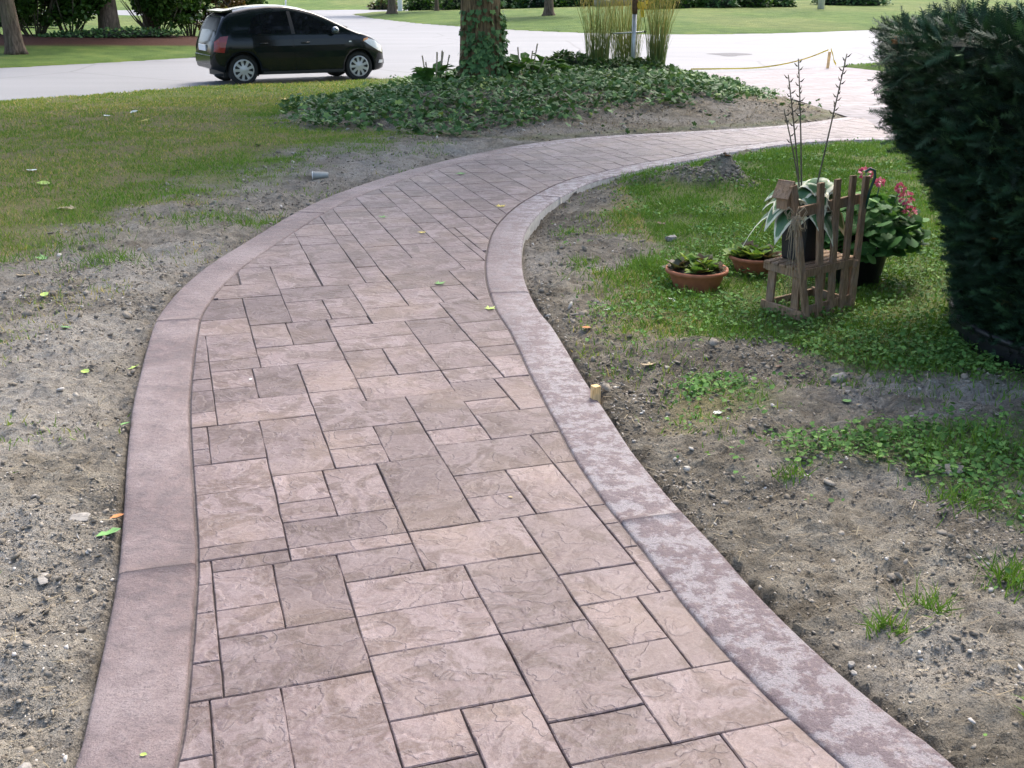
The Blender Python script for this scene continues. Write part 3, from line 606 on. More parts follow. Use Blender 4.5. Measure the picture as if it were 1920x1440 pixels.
def stone_geo(r, rs):
    g_ = 0.0020
    rect = [r[0] + g_, r[1] + g_ * 0.8, r[2] - g_, r[3] - g_ * 0.8]
    c = np.array([(rect[0], rect[1]), (rect[2], rect[1]), (rect[2], rect[3]), (rect[0], rect[3])])
    d = sdf(IUV[::2], c[:, 0], c[:, 1])
    if (d < -0.02).all(): poly = [tuple(p) for p in c]
    else:
        poly = clip_rect(IL, rect)
    if len(poly) < 3: return None
    P = []
    for k in range(len(poly)):                       # drop near-duplicates, add points along long edges
        a, b = np.array(poly[k]), np.array(poly[(k + 1) % len(poly)]); L = np.hypot(*(b - a))
        if L < 0.012: continue
        P.append(a); m = int(L / 0.13)
        for q in range(1, m + 1):
            t = (q + rs.uniform(-0.2, 0.2)) / (m + 1); nrm = np.array([-(b - a)[1], (b - a)[0]]) / L
            P.append(a + (b - a) * t + nrm * rs.uniform(-0.0030, 0.0022))
    if len(P) < 3: return None
    P = np.array(P); area = 0.5 * np.sum(P[:, 0] * np.roll(P[:, 1], -1) - P[:, 1] * np.roll(P[:, 0], -1))
    if abs(area) < 0.0012: return None
    if area < 0: P = P[::-1]
    # inset for the worn edge
    e = np.roll(P, -1, 0) - P; e /= np.hypot(e[:, 0], e[:, 1])[:, None]; nn = np.c_[-e[:, 1], e[:, 0]]; bis = nn + np.roll(nn, 1, 0)
    bis /= np.maximum(np.hypot(bis[:, 0], bis[:, 1]), 0.5)[:, None]; Q = P + bis * 0.0034
    cu, cv = P.mean(0); ta, tb, dz = rs.uniform(-0.004, 0.004), rs.uniform(-0.004, 0.004), rs.uniform(-0.0012, 0.0015)
    Vv, Ff, n_ = [], [], len(P)
    for (ring, z) in ((P, -0.013), (P, -0.0030), (Q, 0.0)):
        for (u, v) in ring:
            x, y = uv2w(u, v); Vv.append((x, y, float(base(y)) + z + dz + ta * (u - cu) + tb * (v - cv)))
    for a in range(2):
        for k in range(n_):
            k2 = (k + 1) % n_; Ff.append((a * n_ + k2, a * n_ + k, (a + 1) * n_ + k, (a + 1) * n_ + k2))
    Ff.append(tuple(range(2 * n_, 3 * n_))[::-1])
    return Vv, Ff, uv2w(cu, cv), abs(area)
rs = random.Random(9); geos = []
UT = IUV[::3]
for s in stones:
    cu_, cv_ = (s[0] + s[2]) / 2, (s[1] + s[3]) / 2
    if np.min((UT[:, 0] - cu_) ** 2 + (UT[:, 1] - cv_) ** 2) > 1.6: continue
    q = stone_geo(s, rs)
    if q: geos.append(q)
geos.sort(key=lambda q: q[2][1])
farV, farF = [], []
for k, (Vv, Ff, c, ar) in enumerate(geos):
    if k < 300:
        o = mk('stone', [(x - c[0], y - c[1], z - float(base(c[1]))) for x, y, z in Vv], Ff, M['stone'], path); o.location = (c[0], c[1], float(base(c[1])))
    else:
        b0 = len(farV); farV += Vv; farF += [tuple(i + b0 for i in f_) for f_ in Ff]
if farV: tag(mk('far_paving', farV, farF, M['stone'], path), kind='stuff')
print('stones', len(geos))
# ------------------------------------------------------------------ scatter templates
BLADE_V = [(0, -0.5, 0), (0, 0.5, 0), (0.10, 0.36, 0.55), (0.10, -0.36, 0.55), (0.34, 0, 1.0)]
BLADE_F = [(0, 1, 2), (0, 2, 3), (3, 2, 4)]
LEAF_V = [(0, 0, 0), (0.22, 0.30, 0.05), (0.62, 0.34, 0.09), (1.0, 0, -0.06), (0.62, -0.34, 0.09), (0.22, -0.30, 0.05), (0.5, 0, 0.0)]
LEAF_F = [(0, 6, 1), (1, 6, 2), (2, 6, 3), (3, 6, 4), (4, 6, 5), (5, 6, 0)]
def star_leaf(lobes):
    V = [(0.35, 0, 0.03)]
    for (r, a) in lobes: V.append((0.35 + r * math.cos(R(a)), r * math.sin(R(a)), -0.10 * r))
    F = [(0, k, k + 1 if k < len(lobes) else 1) for k in range(1, len(lobes) + 1)]
    return V, F
IVY_V, IVY_F = star_leaf([(0.65, 0), (0.36, 30), (0.56, 58), (0.36, 90), (0.52, 128), (0.30, 165), (0.12, 180), (0.30, 195), (0.52, 232), (0.36, 270), (0.56, 302), (0.36, 330)])
MAPLE_V, MAPLE_F = star_leaf([(0.65, 0), (0.34, 18), (0.42, 30), (0.22, 42), (0.62, 60), (0.34, 75), (0.40, 90), (0.20, 110), (0.40, 140), (0.16, 180), (0.40, 220), (0.20, 250), (0.40, 270), (0.34, 285), (0.62, 300), (0.22, 318), (0.42, 330), (0.34, 342)])
ROUND_V, ROUND_F = star_leaf([(0.55, 0), (0.5, 40), (0.55, 80), (0.5, 120), (0.45, 155), (0.12, 180), (0.45, 205), (0.5, 240), (0.55, 280), (0.5, 320)])
def clod_t(seed, n=1):
    bm = bmesh.new(); bmesh.ops.create_icosphere(bm, subdivisions=n, radius=0.5); r_ = random.Random(seed)
    for v in bm.verts: v.co = v.co * r_.uniform(0.5, 1.25); v.co.z *= 0.6
    bmesh.ops.triangulate(bm, faces=bm.faces[:]); V = [tuple(v.co) for v in bm.verts]; F = [tuple(v.index for v in f_.verts) for f_ in bm.faces]; bm.free()
    return V, F
def pts(x0, x1, y0, y1, dens):
    n = int((x1 - x0) * (y1 - y0) * dens); return rng.uniform(x0, x1, n), rng.uniform(y0, y1, n)
def inview(x, y, m=0.35):                       # the photographed wedge of the yard, with a margin for other viewpoints
    return np.abs(x) < 0.50 * y + 0.9 + m
def blades(x, y, z, hgt_, wid, lean, tint):
    n = len(x); yaw = rng.uniform(0, 2 * PI, n); pit = rng.normal(0, lean, n); rol = rng.normal(0, lean, n)
    return scatter(BLADE_V, BLADE_F, np.c_[x, y, z - 0.004], rots(yaw, pit, rol), np.c_[hgt_, wid, hgt_], tint)

# ------------------------------------------------------------------ lawn grass
parts = []
for (x0, x1, y0, y1, dens, hh, ww) in ((-6.5, -0.5, 3.5, 9, 5200, 0.034, 0.0052), (-8.5, 0.8, 9, 14, 3600, 0.034, 0.007), (-11, 4, 14, 20, 2000, 0.034, 0.010), (-12, 4.2, 20, 27, 1200, 0.036, 0.013),
                                       (0.3, 5.0, 3.0, 8.5, 6000, 0.045, 0.0052), (0.8, 7.5, 8.5, 14.5, 4200, 0.04, 0.0075), (8, 16, 26, 33, 300, 0.05, 0.02)):
    x, y = pts(x0, x1, y0, y1, dens); k = inview(x, y); x, y = x[k], y[k]
    q = fields(x, y); right = x > np.interp(y, [0, 4, 7, 9, 12, 16], [0.9, 0.3, -0.3, 0.0, 1.2, 3.2])
    clump = 0.25 + 0.75 * sst(0.32, 0.62, fbm(x, y, 3.2, 14, 3))
    p = np.where(right, q['gr'] * 0.9 + q['weeds'] * 0.25, q['gl'] * (1 - 0.45 * q['dry'])) * clump
    p = np.where((y > 26) & (x > 7), 0.9, p)
    p = np.maximum(p, np.where(q['soil'] > 0.5, 0.06 * sst(0.5, 0.7, fbm(x, y, 1.8, 17, 3)) * 3 * (1 - q['inbed']), 0))
    k = (rng.random(len(x)) < p) & (q['dp'] > 0.03) & (q['dd'] > 0.04) & (q['dr'] > 0.02) & (q['db'] > 0.0) & (np.hypot(x - RINGC[0], y - RINGC[1]) > RINGR - 0.05)
    x, y = x[k], y[k]; z = q['h'][k]; dry = q['dry'][k]; n = len(x)
    tint = np.clip(rng.normal(0.38, 0.17, n) + dry * np.where(rng.random(n) < 0.62, rng.uniform(0.2, 0.65, n), 0) + (fbm(x, y, 0.7, 25) - 0.5) * 0.4 - 0.12 * right[k], 0, 1)
    h_ = hh * rng.uniform(0.55, 1.35, n) * (0.7 + 0.7 * fbm(x, y, 2.0, 33)); w_ = ww * rng.uniform(0.7, 1.3, n)
    parts.append(blades(x, y, z, h_, w_, 0.45, tint))
V, T, t = joinarr(parts)
tag(npmesh('grass', V, T, M['blade'], tint=t), 'short patchy lawn grass on both sides of the path', 'grass', kind='stuff')
# rank tufts
parts = []
for (cx, cy, n, hh, sp) in ((-2.35, 8.3, 420, 0.07, 0.34), (-1.95, 8.25, 300, 0.07, 0.25), (-3.1, 7.35, 350, 0.07, 0.3), (-3.4, 6.9, 300, 0.07, 0.25), (-2.65, 6.95, 350, 0.075, 0.24), (0.85, 6.75, 260, 0.10, 0.13), (1.02, 6.55, 380, 0.10, 0.18), (0.98, 5.9, 260, 0.07, 0.2),
                            (1.05, 2.62, 90, 0.07, 0.05), (1.22, 2.72, 70, 0.08, 0.06), (1.52, 2.86, 160, 0.085, 0.08), (1.55, 3.4, 120, 0.07, 0.1), (1.62, 3.75, 160, 0.08, 0.14), (1.85, 3.9, 200, 0.09, 0.16), (0.45, 6.9, 120, 0.06, 0.12), (0.42, 7.9, 120, 0.06, 0.12),
                            (1.3, 2.2, 60, 0.06, 0.05), (1.02, 3.6, 60, 0.06, 0.05), (-1.62, 2.9, 30, 0.05, 0.04), (-1.5, 2.45, 40, 0.05, 0.05), (-1.35, 2.25, 30, 0.05, 0.05), (1.45, 10.2, 300, 0.07, 0.25), (1.1, 10.35, 260, 0.07, 0.25), (1.3, 10.7, 300, 0.07, 0.3), (2.2, 11.9, 300, 0.06, 0.4)):
    x = cx + rng.normal(0, sp * 0.55, n); y = cy + rng.normal(0, sp * 0.55, n); q = fields(x, y); k = q['dp'] > 0.02; x, y = x[k], y[k]
    parts.append(blades(x, y, q['h'][k], hh * rng.uniform(0.5, 1.4, len(x)), np.full(len(x), 0.0048), 0.5, np.clip(rng.normal(0.33, 0.15, len(x)), 0, 1)))
V, T, t = joinarr(parts)
tag(npmesh('tuft_grass', V, T, M['blade'], tint=t), 'longer green grass tufts sprouting from the bare soil', 'grass', kind='stuff')

# ------------------------------------------------------------------ low broad-leaved weeds (clover, violets)
parts = []
for (x0, x1, y0, y1, dens, sz) in ((0.3, 5.0, 2.0, 5.2, 6500, 0.021), (0.3, 5.0, 5.2, 8.5, 3400, 0.022), (0.8, 7.5, 8.5, 14.5, 800, 0.027)):
    x, y = pts(x0, x1, y0, y1, dens); k = inview(x, y); x, y = x[k], y[k]; q = fields(x, y)
    cl_ = sst(0.40, 0.56, fbm(x, y, 2.6, 40, 3)) * sst(0.25, 0.6, fbm(x, y, 9.0, 41, 2) + 0.15)
    shade = sst(6.3, 5.4, y) * sst(1.1, 1.5, x)
    p = np.clip(q['weeds'] * (0.12 + 0.75 * cl_) + q['gr'] * np.maximum(cl_ * 0.55, shade * 0.8) + 0.05 * q['soil'] * sst(0.55, 0.68, fbm(x, y, 3.0, 47, 2)), 0, 1)
    k = (rng.random(len(x)) < p) & (q['dp'] > 0.04) & (q['dd'] > 0.05) & (np.hypot(x - RINGC[0], y - RINGC[1]) > RINGR - 0.02)
    x, y = x[k], y[k]; n = len(x); z = q['h'][k] + rng.uniform(0.004, 0.05, n) * (0.5 + fbm(x, y, 4, 44))
    parts.append(scatter(LEAF_V, LEAF_F, np.c_[x, y, z], rots(rng.uniform(0, 2 * PI, n), rng.normal(0.15, 0.35, n), rng.normal(0, 0.35, n)), sz * rng.uniform(0.45, 1.5, n), np.clip(rng.normal(0.5, 0.32, n), 0, 1)))
V, T, t = joinarr(parts)
tag(npmesh('ground_cover', V, T, M['weed'], tint=t), 'low broad leaved weeds and clover among the right hand lawn', 'weeds', kind='stuff')

# ------------------------------------------------------------------ loose soil, gravel, straw
parts = []
for sd_ in range(3):
    tv, tf = clod_t(sd_)
    for (x0, x1, y0, y1, dens, s0) in ((-2.6, 2.6, 1.3, 3.6, 2600, 0.0055), (-2.6, 2.6, 1.3, 3.6, 160, 0.012), (-3.6, 3.6, 3.6, 7, 1100, 0.008), (-3.6, 3.6, 3.6, 7, 60, 0.016), (-4, 4, 7, 12, 220, 0.014), (-3.5, 5, 13, 18, 60, 0.02)):
        x, y = pts(x0, x1, y0, y1, dens); k = inview(x, y, 0.1); x, y = x[k], y[k]; q = fields(x, y)
        p = q['soil'] * (0.15 + 1.2 * sst(0.42, 0.7, fbm(x, y, 2.5, 50, 3))) * (1 + 1.0 * np.exp(-(q['dp'] / 0.25) ** 2))
        k = (rng.random(len(x)) < p) & (q['dp'] > 0.02) & (q['dd'] > 0.03); x, y = x[k], y[k]; n = len(x)
        s = s0 * np.exp(rng.normal(0, 0.5, n)); t_ = np.where(rng.random(n) < 0.10, rng.uniform(0.7, 1, n), rng.uniform(0.1, 0.6, n))
        parts.append(scatter(tv, tf, np.c_[x, y, q['h'][k] + s * 0.15], rots(rng.uniform(0, 6.28, n), rng.normal(0, 0.5, n), rng.normal(0, 0.5, n)), np.c_[s * rng.uniform(0.8, 1.5, n), s, s * rng.uniform(0.5, 0.9, n)], t_))
tv, tf = clod_t(9); n = 420; a = rng.uniform(0, 6.28, n); b = 0.36 * np.sqrt(rng.random(n)); x = np.where(rng.random(n) < 0.7, 1.74, 2.0) + b * np.cos(a); y = 9.9 + 0.8 * b * np.sin(a); s = rng.uniform(0.012, 0.05, n)
parts.append(scatter(tv, tf, np.c_[x, y, hgt(x, y) + s * 0.1], rots(rng.uniform(0, 6.28, n), rng.normal(0, 0.5, n), rng.normal(0, 0.5, n)), s, rng.uniform(0.0, 0.6, n)))
V, T, t = joinarr(parts)
tag(npmesh('gravel', V, T, M['pebble'], tint=t), 'small clods of soil and pebbles strewn over the bare ground', 'gravel', kind='stuff')
x, y = pts(-4, 3.6, 1.8, 12, 110); q = fields(x, y); k = (rng.random(len(x)) < q['soil'] * 0.8 + 0.2 * q['dry']) & (q['dp'] > 0.03) & inview(x, y); x, y = x[k], y[k]; n = len(x)
V, T, t = scatter([(-0.5, -0.5, 0), (0.5, -0.5, 0.12), (0.5, 0.5, 0.12), (-0.5, 0.5, 0)], [(0, 1, 2), (0, 2, 3)], np.c_[x, y, q['h'][k] + 0.006], rots(rng.uniform(0, 6.28, n), rng.normal(0, 0.2, n), np.zeros(n)), np.c_[rng.uniform(0.02, 0.08, n), rng.uniform(0.0012, 0.003, n), rng.uniform(0.01, 0.05, n)], rng.random(n))
x2, y2 = pts(-1.2, 4.6, 13, 20, 260); q = fields(x2, y2); k = q['db'] < -0.06; x2, y2 = x2[k], y2[k]; n2 = len(x2)
V2, T2, t2 = scatter([(-0.5, -0.5, 0), (0.5, -0.5, 0.3), (0.5, 0.5, 0.3), (-0.5, 0.5, 0)], [(0, 1, 2), (0, 2, 3)], np.c_[x2, y2, q['h'][k] + 0.01], rots(rng.uniform(0, 6.28, n2), rng.normal(0, 0.3, n2), np.zeros(n2)), np.c_[rng.uniform(0.03, 0.10, n2), rng.uniform(0.004, 0.010, n2), rng.uniform(0.02, 0.05, n2)], rng.random(n2) * 0.6)
V, T, t = joinarr([(V, T, t), (V2, T2, t2)])
tag(npmesh('straw', V, T, M['straw'], tint=t), 'dry straw and dead stems lying on the soil', 'straw', kind='stuff')

# ------------------------------------------------------------------ ivy over the bed
TREE = (-0.50, 18.4)
x, y = pts(-4.2, 5.0, 13.2, 25.4, 480); q = fields(x, y)
# the lower right and the front of the bed are bare or have a loose trailing strip
d = -q['db']
bare = sst(0.55, 0.25, np.abs(d - (0.55 + 0.28 * (x + 1.0)).clip(0.15, 1.6) * 0.5) / np.maximum(0.25 * (x + 2.2), 0.35)) * sst(-2.6, -1.6, x) * sst(19.5, 17.5, y)
p = (0.12 + 0.95 * sst(0.33, 0.52, fbm(x, y, 1.8, 60, 3))) * (1 - 0.97 * bare)
front = sst(0.75, 0.25, d) * sst(0.25, 0.5, x) * sst(21, 18, y); p *= 1 - 0.96 * front
k = (rng.random(len(x)) < p) & (d > -0.12 * sst(0, -1, x)) & (q['dp'] > 0.05) & (q['dd'] > 0.03); x, y = x[k], y[k]; n = len(x)
z = q['h'][k] + rng.uniform(0.02, 0.16, n) * (0.5 + fbm(x, y, 2.0, 61))
s = 0.03 + 0.085 * rng.random(n) ** 1.3
V, T, t = scatter(IVY_V, IVY_F, np.c_[x, y, z], rots(rng.uniform(0, 6.28, n), rng.normal(-0.15, 0.5, n), rng.normal(0, 0.5, n)), s, np.clip(rng.beta(2, 2.6, n) + (rng.random(n) < 0.03) * 0.3, 0, 1))
tag(npmesh('ivy', V, T, M['ivy'], tint=t), 'dark green ivy carpeting the mounded bed around the trunk', 'ivy', kind='stuff')
print('ivy', n)
# ------------------------------------------------------------------ trees and shrubs
def trunk_mesh(name, pts_, rads, mat, parent, n=18, rough=0.06, flare=None, seed=0):
    P = np.array(pts_, float); t = np.linspace(0, 1, len(P)); tt = np.linspace(0, 1, 26)
    Q = np.c_[[np.interp(tt, t, P[:, k]) for k in range(3)]].T; r_ = np.interp(tt, t, rads)
    V, F = tube_arr(Q, r_, n); c = np.repeat(Q, n, 0); rad = V[:26 * n] - c
    a = np.arctan2(rad[:, 1], rad[:, 0]); z = c[:, 2]
    w = 1 + rough * (np.sin(a * 5 + seed + 0.6 * np.sin(z * 2)) * 0.6 + np.sin(a * 9 + 2 * seed) * 0.4) + rough * 0.8 * (vnoise(a * 2, z * 2.2, 1, seed) - 0.5)
    if flare: w += flare * np.exp(-(z - z.min()) / 0.22) * (0.7 + 0.5 * np.sin(a * 5 + seed))
    V[:26 * n] = c + rad * w[:, None]
    return npmesh(name, V, F, mat, parent, smooth=True)
def crown_pts(n, c, rad, clumps, seed, flat=0.0):
    r_ = np.random.default_rng(seed); C = r_.normal(0, 1, (clumps, 3)); C /= np.linalg.norm(C, axis=1)[:, None]; C *= r_.uniform(0.35, 0.95, (clumps, 1))
    k = r_.integers(0, clumps, n); d = r_.normal(0, 1, (n, 3)); d /= np.linalg.norm(d, axis=1)[:, None]; d *= r_.uniform(0.3, 1.0, (n, 1)) ** 0.5 * 0.30
    P = (C[k] + d) * np.array(rad) + np.array(c); return P, C * np.array(rad) + np.array(c), r_
def crown(name, n, c, rad, clumps, size, mat, parent, seed, zmin=None, leaf=(LEAF_V, LEAF_F)):
    P, C, r_ = crown_pts(n, c, rad, clumps, seed)
    if zmin is not None: P = P[P[:, 2] > zmin + 0.25 * r_.random(len(P))]
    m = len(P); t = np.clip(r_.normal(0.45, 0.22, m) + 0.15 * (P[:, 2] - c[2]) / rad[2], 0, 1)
    V, T, tt = scatter(leaf[0], leaf[1], P, rots(r_.uniform(0, 6.28, m), r_.normal(-0.2, 0.5, m), r_.normal(0, 0.5, m)), size * r_.uniform(0.6, 1.4, m), t)
    return npmesh(name, V, T, mat, parent, tint=tt), C
QUAD_V = [(0, 0, 0), (0.5, 0.36, 0.05), (1, 0, -0.05), (0.5, -0.36, 0.05)]; QUAD_F = [(0, 2, 1), (0, 3, 2)]
def tree(name, loc, r0, h0, crad, label, group=None, mat='bark2', n=9000, size=0.22, lean=(0, 0), seed=1, flare=0.45, zlow=3.2, ntr=18):
    z0 = gz(*loc) - 0.05; o = empty(name, (loc[0], loc[1], z0)); tag(o, label, 'tree', group)
    top = h0 * 0.55
    pts_ = [(0, 0, 0), (lean[0] * 0.15, lean[1] * 0.15, top * 0.25), (lean[0] * 0.5, lean[1] * 0.5, top * 0.6), (lean[0], lean[1], top)]
    tr = trunk_mesh('trunk', pts_, [r0 * 1.12, r0, r0 * 0.88, r0 * 0.55], M[mat], o, n=ntr, flare=flare, seed=seed)
    cc = (lean[0], lean[1], zlow + crad[2])
    cm, C = crown('crown', n, cc, crad, 46, size, M['crown'], o, seed, zmin=zlow, leaf=(QUAD_V, QUAD_F))
    limbs = []; rr_ = random.Random(seed)
    for k in range(9):
        e = C[rr_.randrange(len(C))]; s0 = np.array([lean[0] * 0.7, lean[1] * 0.7, top * rr_.uniform(0.6, 0.98)]); e = np.array(e); e[2] = max(e[2], s0[2] + 0.4)
        mid = (s0 + e) / 2 + np.array([0, 0, 0.4]); limbs.append((np.array([s0, mid, e]), [r0 * 0.36, r0 * 0.22, r0 * 0.06]))
    tubes('limb', limbs, M[mat], o, n=7)
    return o
ivytree = tree('tree', TREE, 0.315, 11.0, (8.8, 8.4, 3.4), 'stout furrowed tree trunk wrapped in climbing ivy', mat='bark', n=9000, size=0.34, seed=3, flare=0.30, zlow=3.6, ntr=28)
# ivy climbing the trunk (roots in the bed: a plant of its own)
tz = gz(*TREE); n = 2100
zz = rng.beta(1.0, 1.7, n) * 3.0; aa = rng.uniform(-PI, PI, n)
facing = np.cos(aa + PI / 2 - 0.75)                        # thicker on the right-hand front of the trunk
p = np.clip(1.0 - zz * 0.75 + 0.75 * facing + 0.3 * np.sin(aa * 3 + zz * 2.2), 0, 1) * np.clip(1.45 - 0.85 * zz, 0, 1); k = rng.random(n) < p; zz, aa = zz[k], aa[k]; n = len(zz)
rad = 0.335 * (1 - 0.06 * zz) + 0.14 * np.exp(-zz / 0.25) + rng.uniform(0.01, 0.07, n)
P = np.c_[TREE[0] + rad * np.cos(aa), TREE[1] + rad * np.sin(aa), tz + zz]
V, T, t = scatter(IVY_V, IVY_F, P, rots(aa + rng.normal(0, 0.5, n), rng.normal(-1.05, 0.3, n), rng.normal(0, 0.3, n)), rng.uniform(0.06, 0.12, n), np.clip(rng.beta(2, 2.4, n), 0, 1))
tag(npmesh('climbing_ivy', V, T, M['ivy'], tint=t), 'ivy vine climbing the right side of the stout trunk', 'ivy', kind='stuff')
# trees across the street
tree('tree', (-13.55, 30.9), 0.21, 8.5, (3.6, 3.6, 2.4), 'slim leaning tree trunk at the street end of the mulch bed', 'trees on the far verges', n=2600, size=0.35, lean=(-0.5, 0.3), seed=21)
tree('tree', (-13.05, 37.0), 0.30, 9, (4.0, 4.0, 2.6), 'thick dark trunk rising from the ivy patch among the shrubs', 'trees on the far verges', n=2600, size=0.35, lean=(-0.35, 0.3), seed=22)
tree('tree', (-12.6, 39.8), 0.24, 8, (3.4, 3.4, 2.4), 'shorter brown trunk behind the mulch bed shrubs', 'trees on the far verges', n=2000, size=0.35, lean=(-0.1, 0.2), seed=23)
tree('tree', (-7.9, 75.5), 0.24, 8, (3.4, 3.4, 2.4), 'slim young tree on the pointed tip of the far lawn', 'trees on the far verges', n=2000, size=0.4, seed=24, flare=0.7)
tree('tree', (2.05, 63.8), 0.23, 8, (3.4, 3.4, 2.4), 'grey trunk in a bare soil ring on the far sloping lawn', 'trees on the far verges', n=2000, size=0.4, seed=25, flare=0.7)
tree('tree', (-5.2, 79.0), 0.13, 6, (2.0, 2.0, 1.8), 'thin sapling in front of the far round bush', 'trees on the far verges', n=1200, size=0.4, seed=26)

def shrub(loc, rad, zlow, label, n=2200, nst=14, mat='shrub', seed=0, size=0.09, group=None, name='shrub', stems=True):
    z0 = gz(*loc); o = empty(name, (loc[0], loc[1], z0)); tag(o, label, 'shrub', group)
    cm, C = crown('foliage', n, (0, 0, zlow + rad[2] * 0.8), rad, 26, size, M[mat], o, seed, zmin=zlow - 0.1)
    if stems:
        r_ = random.Random(seed); st = []
        for k in range(nst):
            a = r_.uniform(0, 6.28); b = r_.uniform(0.05, 0.3); e = r_.uniform(0.35, 0.85)
            p0 = np.array([b * math.cos(a), b * math.sin(a), -0.05]); p2 = np.array([rad[0] * e * math.cos(a), rad[1] * e * math.sin(a), zlow + rad[2] * r_.uniform(0.5, 1.1)])
            st.append((np.array([p0, p0 * 0.45 + p2 * 0.55 + np.array([0, 0, -0.10]), p2]), [0.026, 0.020, 0.010]))
        tubes('stem', st, M['stem'], o, n=5)
    return o
G1 = 'multi stemmed shrubs in the mulch bed'
shrub((-15.2, 36.2), (1.7, 1.5, 1.3), 0.38, 'dense dark green shrub on many bare stems beside the leaning trunk', 8640, 20, 'shrub', 31, 0.13, G1)
shrub((-14.2, 36.6), (1.4, 1.4, 1.25), 0.37, 'dark arching shrub just left of the thick trunk', 7200, 16, 'shrub', 32, 0.13, G1)
shrub((-12.0, 38.6), (1.5, 1.4, 1.2), 0.34, 'rounded leafy shrub just right of the thick trunk', 7680, 16, 'shrub', 33, 0.13, G1)
shrub((-11.3, 40.0), (1.1, 1.1, 1.2), 0.38, 'light green upright shrub next to the reddish one', 5760, 14, 'shrub', 34, 0.13, G1)
shrub((-10.6, 41.0), (1.1, 1.0, 1.1), 0.34, 'reddish tinged thin shrub behind the car tail', 4080, 18, 'shrubred', 35, 0.13, G1)
shrub((-9.9, 42.2), (1.0, 1.0, 1.0), 0.75, 'yellow green shrub above the car rear spoiler', 4320, 12, 'shrub', 36, 0.13, G1)
shrub((-17.2, 38.5), (1.6, 1.5, 1.3), 0.46, 'dark shrub behind the leaning trunk at the bed end', 6240, 16, 'shrub', 37, 0.13, G1)
# clipped hedge far left and ivy patch of that bed
def mound(name, loc, rad, mat, label, n, seed, cat='shrub', size=0.16, group=None, rz=0):
    z0 = gz(*loc); o = empty(name, (loc[0], loc[1], z0), rz); tag(o, label, cat, group)
    r_ = np.random.default_rng(seed); d = r_.normal(0, 1, (n, 3)); d[:, 2] = np.abs(d[:, 2]); d /= np.linalg.norm(d, axis=1)[:, None]
    d *= (1 - 0.35 * r_.random((n, 1)) ** 2) * (0.80 + 0.35 * vnoise(d[:, 0] * 2, d[:, 1] * 2 + d[:, 2], 2.0, seed))[:, None]; P = d * np.array(rad)
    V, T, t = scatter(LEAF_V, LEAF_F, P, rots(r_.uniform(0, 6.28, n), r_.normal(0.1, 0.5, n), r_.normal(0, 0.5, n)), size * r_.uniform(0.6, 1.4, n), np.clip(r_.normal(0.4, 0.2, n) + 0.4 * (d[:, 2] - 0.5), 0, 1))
    npmesh('foliage', V, T, M[mat], o, tint=t)
    bm = bmesh.new(); bmesh.ops.create_icosphere(bm, subdivisions=2, radius=0.78)
    for v in bm.verts: v.co = Vector((v.co.x * rad[0], v.co.y * rad[1], max(v.co.z, 0) * rad[2]))
    bmo('dark_core', bm, M['yewcore'], o, True)  # solid dark dome inside the leaves, coloured like the yew core
    return o
mound('hedge', (-21.0, 46.0), (3.2, 0.7, 0.85), 'shrub', 'low clipped hedge on the lawn beyond the leaning trunk', 2600, 41, 'hedge', 0.12)
G2 = 'shrubs along the far lawn'
for k, (px_, py_, a, b, h_, m_, lab, n_) in enumerate((
        (-3.2, 83.0, 2.6, 2.0, 1.7, 'shrub', 'broad pale green bush beside the thin sapling', 2600),
        (-6.6, 86.0, 1.6, 1.4, 1.5, 'shrub', 'dark square bush left of the thin sapling', 1500),
        (-0.4, 84.0, 2.2, 1.6, 1.5, 'ivy', 'loose dark bush just right of the ivy clad trunk', 1900),
        (1.4, 82.0, 1.4, 1.3, 1.25, 'ivy', 'low olive bush between the far grey trunk and the ivy tree', 1400),
        (2.6, 80.0, 1.4, 1.3, 1.5, 'yew', 'rounded blackish bush behind the far grey trunk', 1700),
        (4.7, 79.0, 2.0, 1.0, 0.85, 'shrub', 'low bright green hedge left of the grey boulders', 1600),
        (9.6, 70.0, 2.4, 1.4, 1.3, 'shrub', 'spreading green bush right of the reed grass', 2200),
        (12.2, 70.5, 1.7, 1.2, 1.4, 'ivy', 'dark large leaved bush on the mulch strip', 1500),
        (14.6, 71.5, 1.6, 1.1, 1.2, 'shrub', 'green bush left of the pale pole', 1500),
        (16.6, 73.0, 1.4, 1.0, 1.0, 'ivy', 'low dark bush on the mulch just left of the pale pole', 1200),
        (22.4, 76.0, 2.6, 1.2, 1.2, 'ivy', 'long dark bush right of the pale pole', 1600))):
    mound('shrub', (px_, py_), (a, b, h_), m_, lab, n_, 50 + k, 'shrub', 0.20, G2)
mound('flowering_plant', (-10.2, 92.0), (1.3, 1.0, 1.0), 'bowlplant', 'pale yellow green leafy plant by the far pavement', 700, 71, 'plant', 0.22)
mound('ivy_clump', (-12.9, 36.6), (2.6, 0.9, 0.24), 'ivy', 'spreading ivy at the foot of the thick trunk across the street', 1500, 72, 'ivy', 0.10, rz=R(35))

